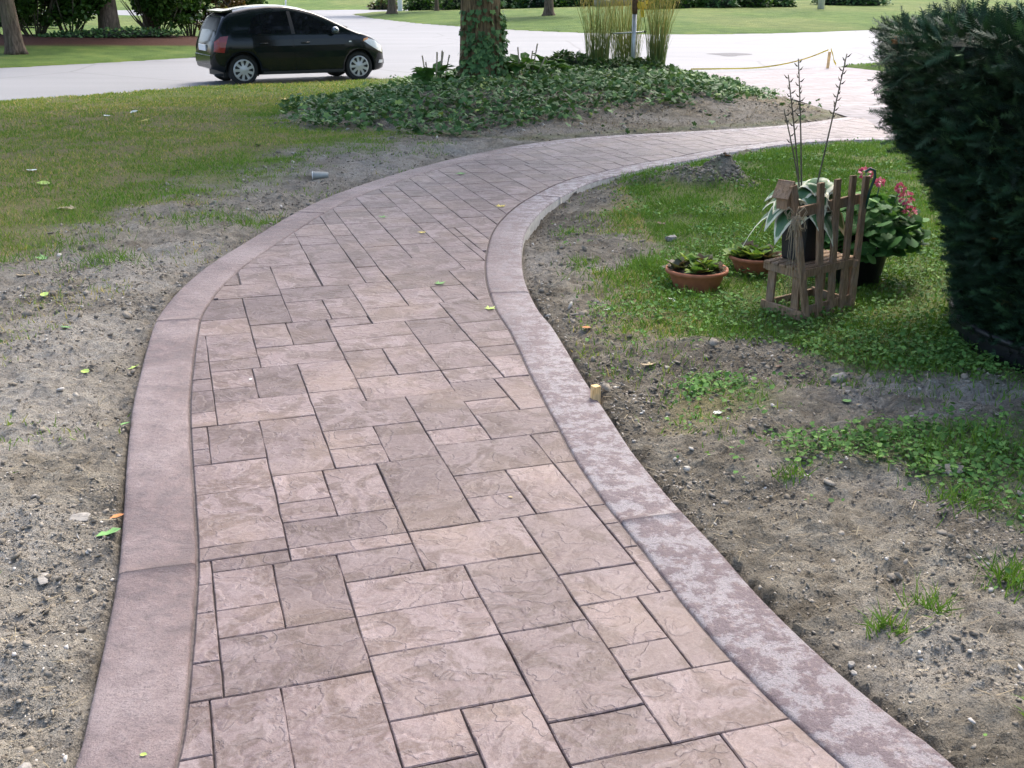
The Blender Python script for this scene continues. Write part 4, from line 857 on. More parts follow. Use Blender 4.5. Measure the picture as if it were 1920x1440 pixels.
# ------------------------------------------------------------------ clipped yew in its ring of edging
yw = empty('yew_shrub', (RINGC[0], RINGC[1], 0.0)); tag(yw, 'tall dark clipped yew flaring wider towards its flat top', 'shrub')
ZS = [0.0, 0.10, 0.25, 0.46, 0.79, 0.92, 1.35, 1.50, 1.58]; RS_ = [0.70, 0.82, 0.86, 0.93, 1.10, 1.21, 1.34, 1.36, 1.12]
def yewr(z, a): return np.interp(z, ZS, RS_) * (1 + 0.10 * (vnoise(np.cos(a) * 2 + 5, np.sin(a) * 2 + z * 2.2, 1.3, 7) - 0.5) + 0.10 * (vnoise(np.cos(a) * 6, np.sin(a) * 6 + z * 6, 1, 8) - 0.5))
bm = bmesh.new(); nz_, na_ = 22, 44; gridv = []
for i_ in range(nz_):
    z = 0.06 + 1.38 * i_ / (nz_ - 1); row = []
    for j in range(na_):
        a = 2 * PI * j / na_; r_ = float(yewr(np.array(z), np.array(a))) * 0.86 * (0.93 + 0.14 * random.random()); row.append(bm.verts.new((r_ * math.cos(a), r_ * math.sin(a), z)))
    gridv.append(row)
for i_ in range(nz_ - 1):
    for j in range(na_): bm.faces.new((gridv[i_][j], gridv[i_][(j + 1) % na_], gridv[i_ + 1][(j + 1) % na_], gridv[i_ + 1][j]))
bm.faces.new(gridv[-1]); bm.faces.new(gridv[0][::-1]); bmo('opaque_core', bm, M['yewcore'], yw)  # opaque dark core added behind the needles to block light, not modelled branches
# needle sprays
tv, tf = [], []
for k in range(11):
    xx = 0.10 + 0.085 * k
    for s in (-1, 1):
        b = len(tv); L = 0.30 * (1 - 0.045 * k); tv += [(xx - 0.036, 0, 0), (xx + 0.036, 0, 0.0), (xx + L * 0.62, s * L, 0.05 * math.sin(k * 2.1))]; tf.append((b, b + 1, b + 2))
b = len(tv); tv += [(0, -0.012, 0), (0, 0.012, 0), (1.0, 0, 0)]; tf.append((b, b + 1, b + 2)); b = len(tv); tv += [(0.9, -0.03, 0), (0.9, 0.03, 0), (1.18, 0, 0.0)]; tf.append((b, b + 1, b + 2))
r_ = np.random.default_rng(77); n = 32000
a = r_.uniform(0, 2 * PI, n); side = np.cos(a - math.atan2(-RINGC[1], -RINGC[0])) > -0.35
a = a[side]; n = len(a); z = r_.uniform(0.04, 1.5, n); dep = 1.02 - 0.15 * r_.random(n) ** 1.4
rad = yewr(z, a) * dep; out = r_.normal(0, 0.65, n)
P = np.c_[rad * np.cos(a), rad * np.sin(a), z]
V1, T1, t1 = scatter(tv, tf, P, rots(a + out, r_.normal(0.30, 0.45, n), r_.normal(0, 0.8, n)), r_.uniform(0.055, 0.115, n), np.clip(r_.beta(1.6, 2.6, n) * 0.95 + (r_.random(n) < 0.012) * 0.4, 0, 1))
n = 3600; a = r_.uniform(0, 6.28, n); rad = 1.22 * np.sqrt(r_.random(n)); P = np.c_[rad * np.cos(a), rad * np.sin(a), 1.42 + 0.10 * vnoise(rad * np.cos(a), rad * np.sin(a), 4, 3) + 0.03 * r_.random(n)]
V2, T2, t2 = scatter(tv, tf, P, rots(a + r_.normal(0, 1.2, n), r_.normal(0.75, 0.35, n), r_.normal(0, 0.6, n)), r_.uniform(0.06, 0.14, n), np.clip(r_.beta(2, 3, n), 0, 0.92))
# a rusty dead sprig near the top left
n = 26; P = np.c_[-0.78 + r_.normal(0, 0.03, n), -0.93 + r_.normal(0, 0.03, n), r_.uniform(1.40, 1.58, n)]
V3, T3, t3 = scatter(tv, tf, P, rots(r_.uniform(3, 5, n), r_.normal(0.3, 0.4, n), r_.normal(0, 0.6, n)), r_.uniform(0.05, 0.09, n), np.full(n, 0.99))
V, T, t = joinarr([(V1, T1, t1), (V2, T2, t2), (V3, T3, t3)])
tag(npmesh('foliage', V, T, M['yew'], yw, tint=t), kind=None)
ring = empty('garden_edging', (RINGC[0], RINGC[1], 0)); tag(ring, 'black plastic edging ring with a rolled rim around the yew', 'edging')
lathe('band', [(RINGR - 0.02, 0.10), (RINGR - 0.018, -0.06), (RINGR + 0.012, -0.06), (RINGR - 0.004, 0.10)], M['edging'], ring, 72)
tubes('rim', [(np.array([(RINGR * math.cos(t), RINGR * math.sin(t), 0.112) for t in np.linspace(0, 2 * PI, 90)]), 0.020)], M['edging'], ring, n=8)
lathe('soil', [(RINGR - 0.02, 0.06), (0.5, 0.09), (0.02, 0.10)], M['potsoil'], ring, 48)

# ------------------------------------------------------------------ plants in the ivy bed
def reed(loc, w, n, hmax, label, seed, dens=1.0):
    z0 = gz(*loc) - 0.03; o = empty('ornamental_grass', (loc[0], loc[1], z0)); tag(o, label, 'grass', 'reed grass clumps around the post')
    r_ = np.random.default_rng(seed); V, T, t, off = [], [], [], 0; PV, PT, Pt, poff = [], [], [], 0
    for k in range(n):
        a = r_.uniform(0, 6.28); b = w * math.sqrt(r_.random()); h = hmax * r_.uniform(0.35, 1.05); ln = r_.normal(0, 0.10 * h, 2) + 0.18 * h * np.array([math.cos(a), math.sin(a)]) * r_.random()
        p0 = np.array([b * math.cos(a), b * math.sin(a), 0]); p2 = p0 + np.array([ln[0], ln[1], h]); p1 = (p0 + p2) / 2 + np.array([-ln[0] * 0.22, -ln[1] * 0.22, 0])
        wd = r_.uniform(0.003, 0.0065); ya = r_.uniform(0, 3.14); s = wd * np.array([math.cos(ya), math.sin(ya), 0])
        V += [p0 - s, p0 + s, p1 - s * 0.8, p1 + s * 0.8, p2]; T += [(off, off + 1, off + 3), (off, off + 3, off + 2), (off + 2, off + 3, off + 4)]; off += 5
        tall = h > 0.72 * hmax; c = r_.uniform(0.05, 0.55); t += [c, c, c + (0.25 if tall else 0.1), c + (0.25 if tall else 0.1), min(1, c + 0.4)]
        if tall and r_.random() < 0.75:
            for q in range(5):
                u = 0.72 + 0.28 * q / 5 + r_.uniform(0, 0.04); pp_ = p0 * (1 - u) ** 2 + 2 * p1 * u * (1 - u) + p2 * u * u; e = pp_ + np.array([r_.normal(0, 0.02), r_.normal(0, 0.02), 0.10]); s2 = s / wd * 0.007
                PV += [pp_ - s2, pp_ + s2, e]; PT.append((poff, poff + 1, poff + 2)); poff += 3; Pt += [r_.uniform(0.7, 1)] * 3
    npmesh('blade', np.array(V), np.array(T), M['reed'], o, tint=np.array(t)); npmesh('plume', np.array(PV), np.array(PT), M['reed'], o, tint=np.array(Pt))
reed((1.62, 21.2), 0.20, 280, 1.95, 'feathery reed grass clump left of the galvanised post', 81)
reed((2.20, 21.9), 0.26, 320, 2.05, 'feathery reed grass clump right behind the galvanised post', 82)
reed((2.72, 21.2), 0.14, 300, 2.1, 'tallest upright reed grass clump right of the galvanised post', 83)
mound('juniper_shrub', (1.05, 20.9), (0.55, 0.4, 0.36), 'juniper', 'low feathery green shrub left of the reed grass', 1500, 84, 'shrub', 0.07)
mound('juniper_shrub', (2.1, 20.7), (0.85, 0.4, 0.26), 'juniper', 'spreading green shrub at the feet of the reed grass', 1800, 85, 'shrub', 0.07)
def hosta_plain(loc, n, L, label, seed, spikes=0):
    z0 = gz(*loc); o = empty('hosta', (loc[0], loc[1], z0)); tag(o, label, 'plant', 'plain hostas at the foot of the ivy tree')
    r_ = np.random.default_rng(seed); a = np.linspace(0, 2 * PI * 3, n) + r_.normal(0, 0.3, n); pit = r_.uniform(-0.5, 0.7, n)
    P = np.c_[0.12 * np.cos(a), 0.12 * np.sin(a), 0.16 + 0.18 * r_.random(n)]
    V, T, t = scatter([(x * 1.0, y * 0.9, z) for x, y, z in LEAF_V], LEAF_F, P, rots(a, pit, r_.normal(0, 0.2, n)), L * r_.uniform(0.8, 1.3, n), np.clip(r_.normal(0.4, 0.15, n), 0, 1))
    npmesh('foliage', V, T, M['weed'], o, tint=t)
    for k in range(spikes):
        x0, y0 = r_.normal(0, 0.28), r_.normal(0, 0.1); h = r_.uniform(0.40, 0.62)
        tubes('seed_spike', [(np.array([(x0 * 0.6, y0 * 0.6, 0.1), (x0, y0, h)]), [0.006, 0.013])], M['raffia'], o, n=5)
hosta_plain((-1.28, 18.2), 36, 0.26, 'hosta clump with dry seed spikes left of the ivy clad trunk', 86, 9)
hosta_plain((0.18, 18.5), 40, 0.24, 'hosta clump with broad leaves right of the ivy clad trunk', 87, 5)
hosta_plain((0.62, 18.9), 26, 0.22, 'smaller hosta clump between the trunk and the low juniper', 88, 0)
# ------------------------------------------------------------------ parked hatchback
def m_paint():
    t = NT('black_car_paint'); n = t.noise(t.pos(obj=True), 400, 2)
    t.col(t.ramp(n, [(0.3, (0.004, 0.007, 0.008)), (0.7, (0.007, 0.011, 0.012))])).rough(0.10, 0.35)
    return t.m
M['paint'] = m_paint()
M['glass'] = simple('tinted_car_glass', (0.006, 0.007, 0.009), 0.07, 5, 0.3, spec=0.25)
M['rearglass'] = simple('dark_rear_glass', (0.006, 0.006, 0.010), 0.25, 5, 0.3, spec=0.1)
M['trim'] = simple('car_trim_black', (0.012, 0.012, 0.013), 0.55, 60, 0.2)
M['rubber'] = simple('tyre_rubber', (0.016, 0.016, 0.016), 0.85, 60, 0.3, 0.001)
M['silver'] = simple('silver_wheel_cover', (0.50, 0.50, 0.50), 0.38, 10, 0.1, metal=0.5)
M['red'] = simple('red_lamp_lens', (0.22, 0.012, 0.014), 0.15, 8, 0.15, coat=0.3)
M['clear'] = simple('clear_lamp_lens', (0.62, 0.64, 0.62), 0.10, 14, 0.15, coat=1.0)
M['amber'] = simple('amber_lamp_lens', (0.70, 0.25, 0.03), 0.15, 8, 0.15, coat=0.8)
M['chrome'] = simple('mirror_shell', (0.10, 0.12, 0.13), 0.15, 8, 0.1, metal=0.3, coat=1.0)
TX = [0.0, 0.03, 0.09, 0.13, 0.20, 0.30, 0.40, 0.46, 0.60, 0.9, 1.25, 1.6, 1.9, 2.15, 2.4, 2.65, 2.85, 2.98, 3.15, 3.35, 3.52, 3.64, 3.71, 3.75]
TZ = [0.64, 0.80, 0.93, 1.02, 1.17, 1.32, 1.385, 1.415, 1.445, 1.495, 1.525, 1.520, 1.475, 1.41, 1.31, 1.19, 1.09, 1.03, 0.99, 0.92, 0.83, 0.73, 0.63, 0.50]
PX = [0.0, 0.04, 0.15, 0.35, 0.8, 1.6, 2.8, 3.2, 3.45, 3.6, 3.7, 3.75]; PW = [0.60, 0.68, 0.765, 0.82, 0.845, 0.85, 0.845, 0.815, 0.75, 0.66, 0.54, 0.42]
def zt(x): return float(np.interp(x, TX, TZ))
def pw(x): return float(np.interp(x, PX, PW))
def zb(x): return min(0.96 - 0.02 * x / 3.75, zt(x) - 0.10)
def cz0(x): return float(np.interp(x, [0, 0.3, 0.6, 3.0, 3.5, 3.75], [0.34, 0.24, 0.20, 0.18, 0.19, 0.24]))
def section(x):
    p, t_, b, z0 = pw(x), zt(x), zb(x), cz0(x); zr = t_ - 0.055; g = min(1, max(0, (zr - b) / 0.45))
    S = [(0, z0), (0.7 * p, z0 - 0.01), (0.90 * p, z0 + 0.01), (0.955 * p, z0 + 0.06)]
    for f_, wf in ((0.25, 0.985), (0.45, 1.0), (0.65, 1.0), (0.82, 0.99), (1.0, 0.962)): S.append((wf * p, z0 + 0.06 + (b - z0 - 0.06) * f_))
    for q in (0.25, 0.5, 0.75, 1.0): S.append((p * (0.962 - g * 0.25 * q ** 1.15), b + (zr - b) * q))
    w = S[-1][0]; S += [(w * 0.90, t_ - 0.026), (w * 0.6, t_ - 0.006), (0, t_)]
    return S
def wside(x, z):
    S = section(x)[3:13]; return float(np.interp(z, [s[1] for s in S], [s[0] for s in S]))
def ztop(x, y):
    S = section(x)[12:][::-1]; return float(np.interp(abs(y), [s[0] for s in S], [s[1] for s in S]))
def boolean_cut(me, cutter):
    a = bpy.data.objects.new('tmp_a', me); b = bpy.data.objects.new('tmp_b', cutter); COL.objects.link(a); COL.objects.link(b)
    md = a.modifiers.new('b', 'BOOLEAN'); md.object = b; md.operation = 'DIFFERENCE'; md.solver = 'EXACT'
    out = bpy.data.meshes.new_from_object(a.evaluated_get(bpy.context.evaluated_depsgraph_get()))
    bpy.data.objects.remove(a); bpy.data.objects.remove(b); return out
CSC = 1.01; CANG = R(29.3)
car = empty('parked_car', (0, 0, 0), CANG, CSC); tag(car, 'black five door hatchback parked on the street facing right', 'car')
RW, FW, WR, WY = 0.60, 3.06, 0.298, 0.735
# near-side rear hub stands at (-5.66, 22.55)
hx, hy = -5.42, 22.72; ca, sa = math.cos(CANG) * CSC, math.sin(CANG) * CSC
car.location = (hx - (ca * RW + sa * WY), hy - (sa * RW - ca * WY), -0.235)
xs = sorted(set([0.0, 0.015, 0.03, 0.06, 0.09, 0.13, 0.2, 0.3, 0.4, 0.46, 3.52, 3.58, 3.64, 3.68, 3.71, 3.735, 3.75] + list(np.arange(0.55, 3.5, 0.085).round(3))))
bm = bmesh.new(); rows = []
for x in xs:
    S = section(x); ring_ = [(s[0], s[1]) for s in S] + [(-s[0], s[1]) for s in S[-2:0:-1]]
    rows.append([bm.verts.new((x, y, z)) for y, z in ring_])
m_ = len(rows[0])
for i_ in range(len(rows) - 1):
    for j in range(m_): bm.faces.new((rows[i_][j], rows[i_][(j + 1) % m_], rows[i_ + 1][(j + 1) % m_], rows[i_ + 1][j]))
bm.faces.new(rows[0]); bm.faces.new(rows[-1][::-1]); bmesh.ops.recalc_face_normals(bm, faces=bm.faces[:])
me = bpy.data.meshes.new('body'); bm.to_mesh(me); bm.free()
for wx in (RW, FW):
    bm = bmesh.new(); bmesh.ops.create_cone(bm, cap_ends=True, segments=40, radius1=0.355, radius2=0.355, depth=2.4, matrix=Matrix.Translation((wx, 0, WR)) @ Matrix.Rotation(PI / 2, 4, 'X')); c_ = bpy.data.meshes.new('c'); bm.to_mesh(c_); bm.free()
    me = boolean_cut(me, c_)
body = link('body', me, M['paint'], car, True)
for pl in body.data.polygons:
    if len(pl.vertices) > 8: pl.use_smooth = False
# dark tub behind the wheel openings
for wx in (RW, FW):
    bm = bmesh.new(); bm_box(bm, wx - 0.36, wx + 0.36, -0.55, 0.55, 0.16, 0.66); bmo('wheel_tub', bm, M['trim'], car)
def patch(name, poly, side, off, mat, parent, step=0.07, depth=0.02):
    bm = bmesh.new(); bm.faces.new([bm.verts.new((x, 0, z)) for x, z in poly])
    lo = [min(p[k] for p in poly) for k in (0, 1)]; hi = [max(p[k] for p in poly) for k in (0, 1)]
    for k, nv in ((0, (1, 0, 0)), (1, (0, 0, 1))):
        c = lo[k] + step
        while c < hi[k] - 0.01:
            bmesh.ops.bisect_plane(bm, geom=bm.verts[:] + bm.edges[:] + bm.faces[:], plane_co=(c, 0, 0) if k == 0 else (0, 0, c), plane_no=nv); c += step
    for v in bm.verts: v.co.y = side * (wside(v.co.x, v.co.z) + off)
    ed = [e for e in bm.edges if e.is_boundary]; ex = bmesh.ops.extrude_edge_only(bm, edges=ed)
    for v in [g_ for g_ in ex['geom'] if isinstance(g_, bmesh.types.BMVert)]: v.co.y -= side * depth
    return bmo(name, bm, mat, parent, False)
def toppatch(name, poly, off, mat, parent, step=0.09):
    bm = bmesh.new(); bm.faces.new([bm.verts.new((x, y, 0)) for x, y in poly])
    lo = [min(p[k] for p in poly) for k in (0, 1)]; hi = [max(p[k] for p in poly) for k in (0, 1)]
    for k, nv in ((0, (1, 0, 0)), (1, (0, 1, 0))):
        c = lo[k] + step * (0.5 if k == 0 else 1)
        while c < hi[k] - 0.005:
            bmesh.ops.bisect_plane(bm, geom=bm.verts[:] + bm.edges[:] + bm.faces[:], plane_co=(c, 0, 0) if k == 0 else (0, c, 0), plane_no=nv); c += step * (0.5 if k == 0 else 1)
    for v in bm.verts: v.co.z = ztop(v.co.x, v.co.y) + off
    return bmo(name, bm, mat, parent, True)
for s in (-1, 1):
    # doors, slightly proud so that their gaps show
    fd = patch('door', [(1.68, 0.27), (2.66, 0.27), (2.74, 0.60), (2.72, 0.935), (1.63, 0.945)], s, 0.006, M['paint'], car, 0.12)
    rd = patch('door', [(1.00, 0.40), (1.12, 0.27), (1.655, 0.27), (1.605, 0.945), (0.80, 0.955), (0.80, 0.72)], s, 0.006, M['paint'], car, 0.12)
    for d_, hx_ in ((fd, 1.80), (rd, 0.93)):
        bm = bmesh.new(); yy = wside(hx_ + 0.08, 0.80) + 0.022; bm_box(bm, hx_, hx_ + 0.17, s * yy - 0.016, s * yy + 0.016, 0.785, 0.815, 0.008)
        bmo('handle', bm, M['paint'], d_, True)
    patch('window', [(1.70, 0.975), (2.62, 0.965), (2.45, 1.10), (2.20, 1.26), (1.98, 1.36), (1.66, 1.405)], s, 0.004, M['glass'], car)
    patch('window', [(1.02, 0.985), (1.60, 0.978), (1.575, 1.405), (1.25, 1.395), (1.03, 1.355)], s, 0.004, M['glass'], car)
    patch('quarter_window', [(0.72, 0.99), (1.00, 0.985), (1.01, 1.345), (0.86, 1.28)], s, 0.004, M['glass'], car)
    patch('pillar_trim', [(1.61, 0.975), (1.69, 0.975), (1.655, 1.405), (1.585, 1.405)], s, 0.003, M['trim'], car, 0.1)
    patch('mirror_base', [(2.47, 0.965), (2.66, 0.965), (2.48, 1.07)], s, 0.006, M['trim'], car, 0.1)
    bm = bmesh.new(); bmesh.ops.create_icosphere(bm, subdivisions=3, radius=1.0, matrix=Matrix.Translation((2.50, s * 0.93, 1.03)) @ Matrix.Diagonal((0.075, 0.115, 0.075, 1)))
    bmo('mirror', bm, M['chrome'], car, True)
    patch('headlight', [(3.16, 0.80), (3.28, 0.855), (3.46, 0.80), (3.66, 0.655), (3.64, 0.56), (3.52, 0.60), (3.36, 0.68)], s, 0.010, M['clear'], car, 0.05)
    patch('turn_lamp', [(3.14, 0.80), (3.17, 0.855), (3.27, 0.868), (3.27, 0.835)], s, 0.014, M['amber'], car, 0.05)
    patch('tail_light', [(0.045, 0.66), (0.23, 0.64), (0.27, 0.80), (0.33, 0.955), (0.19, 0.945), (0.075, 0.85)], s, 0.010, M['red'], car, 0.05)
    patch('fog_lamp', [(3.52, 0.345), (3.66, 0.345), (3.66, 0.40), (3.54, 0.41)], s, 0.008, M['clear'], car, 0.05)
    patch('sill', [(0.98, 0.215), (2.68, 0.205), (2.70, 0.262), (0.98, 0.262)], s, 0.010, M['trim'], car, 0.2)
    patch('side_repeater', [(2.82, 0.79), (2.88, 0.79), (2.88, 0.815), (2.82, 0.815)], s, 0.012, M['clear'], car, 0.05)
    for wx in (RW, FW):
        Mw = Matrix.Translation((wx, s * (WY - 0.0), WR)) @ Matrix.Rotation(-s * PI / 2, 4, 'X')
        w_ = empty('wheel', (0, 0, 0)); w_.parent = car
        lathe('tyre', [(0.195, -0.17), (0.27, -0.185), (0.292, -0.165), (WR, -0.12), (WR, -0.03), (0.290, 0.006), (0.268, 0.018), (0.235, 0.014), (0.205, 0.004), (0.195, -0.17)], M['rubber'], w_, 40, True, Mw)
        lathe('rim', [(0.215, -0.01), (0.212, 0.016), (0.195, 0.022), (0.17, 0.016), (0.07, 0.026), (0.03, 0.034), (0.0, 0.035)], M['silver'], w_, 40, True, Mw)
        V, F = [], []
        for k in range(9):
            a = 2 * PI * k / 9; b = len(V)
            for r_, da in ((0.105, -0.11), (0.178, -0.19), (0.190, 0.0), (0.178, 0.19), (0.105, 0.11), (0.085, 0.0)): V.append(Mw @ Vector((r_ * math.cos(a + da), r_ * math.sin(a + da), 0.030 - 0.045 * (r_ - 0.085) + (0.0 if r_ > 0.1 else 0.001))))
            F.append(tuple(range(b, b + 6)))
        mk('cover_slot', V, F, M['black'], w_)
toppatch('windshield', [(2.12, -0.53), (2.12, 0.53), (2.93, 0.66), (2.93, -0.66)], 0.004, M['glass'], car)
toppatch('rear_window', [(0.15, -0.60), (0.15, 0.60), (0.385, 0.50), (0.385, -0.50)], 0.004, M['rearglass'], car)
V = [(0.30, -0.56, 1.415), (0.30, 0.56, 1.415), (0.52, 0.54, 1.445), (0.52, -0.54, 1.445), (0.30, -0.56, 1.385), (0.30, 0.56, 1.385), (0.52, 0.54, 1.40), (0.52, -0.54, 1.40)]
mk('spoiler', V, [(0, 3, 2, 1), (4, 5, 6, 7), (0, 1, 5, 4), (1, 2, 6, 5), (3, 0, 4, 7), (2, 3, 7, 6)], M['paint'], car)
bm = bmesh.new(); bm_box(bm, -0.012, 0.06, -0.60, 0.60, 0.40, 0.60, 0.02); bmo('rear_bumper', bm, M['paint'], car)
bm = bmesh.new(); bm_box(bm, -0.010, 0.02, -0.26, 0.26, 0.66, 0.78, 0.005); bmo('number_plate', bm, M['white'], car)
bm = bmesh.new(); bm_box(bm, 3.70, 3.765, -0.42, 0.42, 0.30, 0.42, 0.015); bmo('grille', bm, M['trim'], car)
tubes('antenna', [(np.array([(0.62, 0, 1.48), (0.46, 0, 1.66)]), 0.006)], M['trim'], car)
tubes('exhaust_pipe', [(np.array([(0.5, -0.45, 0.20), (0.08, -0.47, 0.20)]), 0.028)], M['trim'], car, n=10)
tubes('wiper', [(np.array([(2.95, -0.45, 1.065), (2.80, 0.05, 1.15)]), 0.010), (np.array([(2.95, 0.1, 1.08), (2.82, 0.5, 1.12)]), 0.010)], M['trim'], car)

# ------------------------------------------------------------------ miniature slat chair
CH_ = empty('garden_chair', (1.56, 5.58, 0.0), math.atan2(0.25, 0.33)); tag(CH_, 'small weathered brown wooden garden chair with a picket back', 'chair')
PB = [(0.005, -0.03), (0.125, -0.012), (0.225, -0.010), (0.325, -0.008), (0.415, -0.006)]; PT_ = [(-0.125, 0.04, 0.735), (0.105, 0.045, 0.725), (0.245, 0.045, 0.730), (0.385, 0.05, 0.735), (0.475, 0.03, 0.725)]
for k in range(5):
    bm = bmesh.new(); bm_bar(bm, (PB[k][0], PB[k][1], -0.02), PT_[k], 0.044, 0.020, 0.002, up=(0.0, 1, 0)); bmo('picket', bm, M['wood'], CH_)
def bars(name, a, b, w, t, up=(0, 0, 1)):
    bm = bmesh.new(); bm_bar(bm, a, b, w, t, 0.002, up); return bmo(name, bm, M['wood'], CH_)
for k in range(5): bars('seat_slat', (-0.045, 0.235 - 0.052 * k, 0.285), (0.43, 0.235 - 0.052 * k, 0.285), 0.042, 0.014)
for x_ in (-0.025, 0.41):
    bars('seat_rail', (x_, -0.02, 0.255), (x_, 0.25, 0.262), 0.018, 0.045)
    bars('leg', (x_ + 0.012, 0.22, -0.01), (x_ + 0.012, 0.215, 0.24), 0.018, 0.048, up=(0, 1, 0)); bars('leg', (x_ + 0.012, 0.045, -0.01), (x_ + 0.012, 0.05, 0.24), 0.018, 0.048, up=(0, 1, 0))
    bars('base_rail', (x_ - 0.008, -0.02, 0.035), (x_ - 0.008, 0.26, 0.045), 0.018, 0.050)
bars('front_rail', (-0.03, 0.262, 0.262), (0.42, 0.262, 0.262), 0.016, 0.04, up=(0, 0, 1)); bars('foot_rail', (-0.03, 0.255, 0.04), (0.42, 0.255, 0.04), 0.016, 0.04)
bars('back_rail', (-0.10, 0.052, 0.585), (0.46, 0.052, 0.600), 0.018, 0.055); bars('back_rail', (-0.03, 0.004, 0.262), (0.43, 0.010, 0.262), 0.016, 0.045); bars('back_rail', (0.0, -0.002, 0.055), (0.42, 0.006, 0.055), 0.016, 0.045)
def on_chair(p):
    a = math.atan2(0.25, 0.33); return (1.56 + math.cos(a) * p[0] - math.sin(a) * p[1], 5.58 + math.sin(a) * p[0] + math.cos(a) * p[1], p[2])
# birdhouse fixed at the head of the first picket
bh = empty('birdhouse', on_chair((-0.125, 0.08, 0.61)), math.atan2(0.25, 0.33) + R(8), 0.74); tag(bh, 'tiny gabled wooden birdhouse fixed on the first picket of the chair', 'birdhouse')
V = [(-0.035, -0.04, 0.0), (0.035, -0.04, 0.0), (0.035, 0.05, 0.0), (-0.035, 0.05, 0.0), (-0.045, -0.04, 0.10), (0.045, -0.04, 0.10), (0.045, 0.05, 0.10), (-0.045, 0.05, 0.10), (0, -0.04, 0.175), (0, 0.05, 0.175)]
mk('wall', V, [(0, 3, 2, 1), (0, 1, 5, 8, 4), (2, 3, 7, 9, 6), (1, 2, 6, 5), (3, 0, 4, 7), (4, 8, 9, 7), (5, 6, 9, 8)], M['wood'], bh)
for s in (-1, 1):
    bm = bmesh.new(); bm_bar(bm, (s * -0.004, 0.005, 0.196), (s * 0.070, 0.005, 0.078), 0.13, 0.010, 0.0015, up=(0.85 * s, 0, 0.53)); bmo('roof', bm, M['wood'], bh)
lathe('entrance', [(0.014, 0), (0.0, 0.001)], M['black'], bh, 14, M=Matrix.Translation((0, -0.0405, 0.085)) @ Matrix.Rotation(PI / 2, 4, 'X'))
# raffia bow with long trailing ends
r_ = np.random.default_rng(5); rf = empty('raffia_bow', on_chair((-0.125, 0.005, 0.585))); tag(rf, 'dry raffia bow with long trailing strands tied below the birdhouse', 'bow'); st = []
for k in range(10):
    x0, y0 = r_.normal(0, 0.012, 2); L = r_.uniform(0.25, 0.60); dx, dy = r_.normal(0.0, 0.030, 2); st.append((np.array([(x0, y0, 0.0), (x0 + dx * 0.6, y0 + dy * 0.6 - 0.02, -L * 0.4), (x0 + dx, y0 + dy - 0.02, -L)]), 0.0009))
tubes('strand', st, M['raffia'], rf, n=4)
lp = []
for k in range(26):
    a = r_.uniform(0, 6.28); q = r_.uniform(0.04, 0.085); e = np.array([q * math.cos(a), q * math.sin(a) * 0.5, r_.uniform(-0.13, 0.03)]); lp.append((np.array([(0, 0, 0), e * 0.7 + [0, 0, 0.03], e, e * 0.6 + [0, 0, -0.03], (0, 0, -0.01)]), 0.0016))
tubes('loop', lp, M['raffia'], rf, n=4)
hk = empty('plant_hook', on_chair((0.485, 0.03, 0.55))); tag(hk, 'dark green bent wire hook on the last chair picket', 'hook')
tubes('wire', [(np.array([(0.0, -0.018, 0), (0.015, -0.018, 0.10), (0.035, -0.018, 0.17), (0.03, -0.015, 0.205), (0.005, -0.012, 0.215), (-0.02, -0.01, 0.195)]), 0.0075)], M['greenwire'], hk, n=7)

# ------------------------------------------------------------------ hosta in its square black pot on the seat
a0 = math.atan2(0.25, 0.33); hp = empty('hosta_pot', on_chair((0.15, 0.16, 0.2925)), a0); tag(hp, 'square black pot of white edged hosta standing on the chair seat', 'potted plant')
bm = bmesh.new(); vs = bm_box(bm, -0.095, 0.095, -0.09, 0.09, 0, 0.27, 0.008)
for v in vs: k = 0.84 + 0.16 * v.co.z / 0.27; v.co.x *= k; v.co.y *= k
bmo('pot', bm, M['blackplastic'], hp)
bm = bmesh.new(); bm_box(bm, -0.102, 0.102, -0.097, 0.097, 0.245, 0.272, 0.006); bmo('rim', bm, M['blackplastic'], hp)
NA, NL = 7, 9
def hosta_leaf(base_, az, L, W, up, droop, roll=0.0):
    """petiole foot, azimuth, blade length/width, height of the arch and droop of the tip"""
    V, F, t = [], [], []
    ca_, sa_ = math.cos(az), math.sin(az)
    for i_ in range(NL):
        u = i_ / (NL - 1); s = L * u; z = up * math.sin(min(1, u * 1.15) * PI * 0.5) - droop * u ** 2.2
        wd = W * (math.sin(PI * min(1, u * 0.97 + 0.03) ** 0.75) ** 0.9 if 0 < u < 1 else 0.02)
        for j in range(NA):
            v_ = (j / (NA - 1) - 0.5) * 2; y = wd * v_; zz_ = z - 0.35 * wd * v_ * v_ + 0.06 * W * math.sin(6 * u + 4 * v_) + roll * y
            V.append((base_[0] + ca_ * s - sa_ * y, base_[1] + sa_ * s + ca_ * y, base_[2] + zz_)); t.append(max(abs(v_) ** 1.6 * 0.78, 0.0 if u < 0.75 else (u - 0.75) * 2.6))
    for i_ in range(NL - 1):
        for j in range(NA - 1):
            o = i_ * NA + j; F += [(o, o + 1, o + NA + 1), (o, o + NA + 1, o + NA)]
    return V, F, t
r_ = random.Random(3)
for k in range(30):
    az = k * 2.399 + r_.uniform(-0.3, 0.3); tier = k / 30; r0 = 0.02 + 0.03 * (1 - tier)
    Lf = 0.5 if math.sin(az) < -0.35 else 1.0
    V, F, t = hosta_leaf((r0 * math.cos(az), r0 * math.sin(az), 0.26 + 0.06 * tier), az, Lf * r_.uniform(0.21, 0.29) * (1 - 0.2 * tier), r_.uniform(0.066, 0.085), r_.uniform(0.05, 0.10) + 0.09 * tier, r_.uniform(0.16, 0.30) * (1 - 0.6 * tier), r_.uniform(-0.3, 0.3))
    npmesh('leaf', np.array(V), np.array(F), M['hosta'], hp, tint=np.array(t), smooth=True)
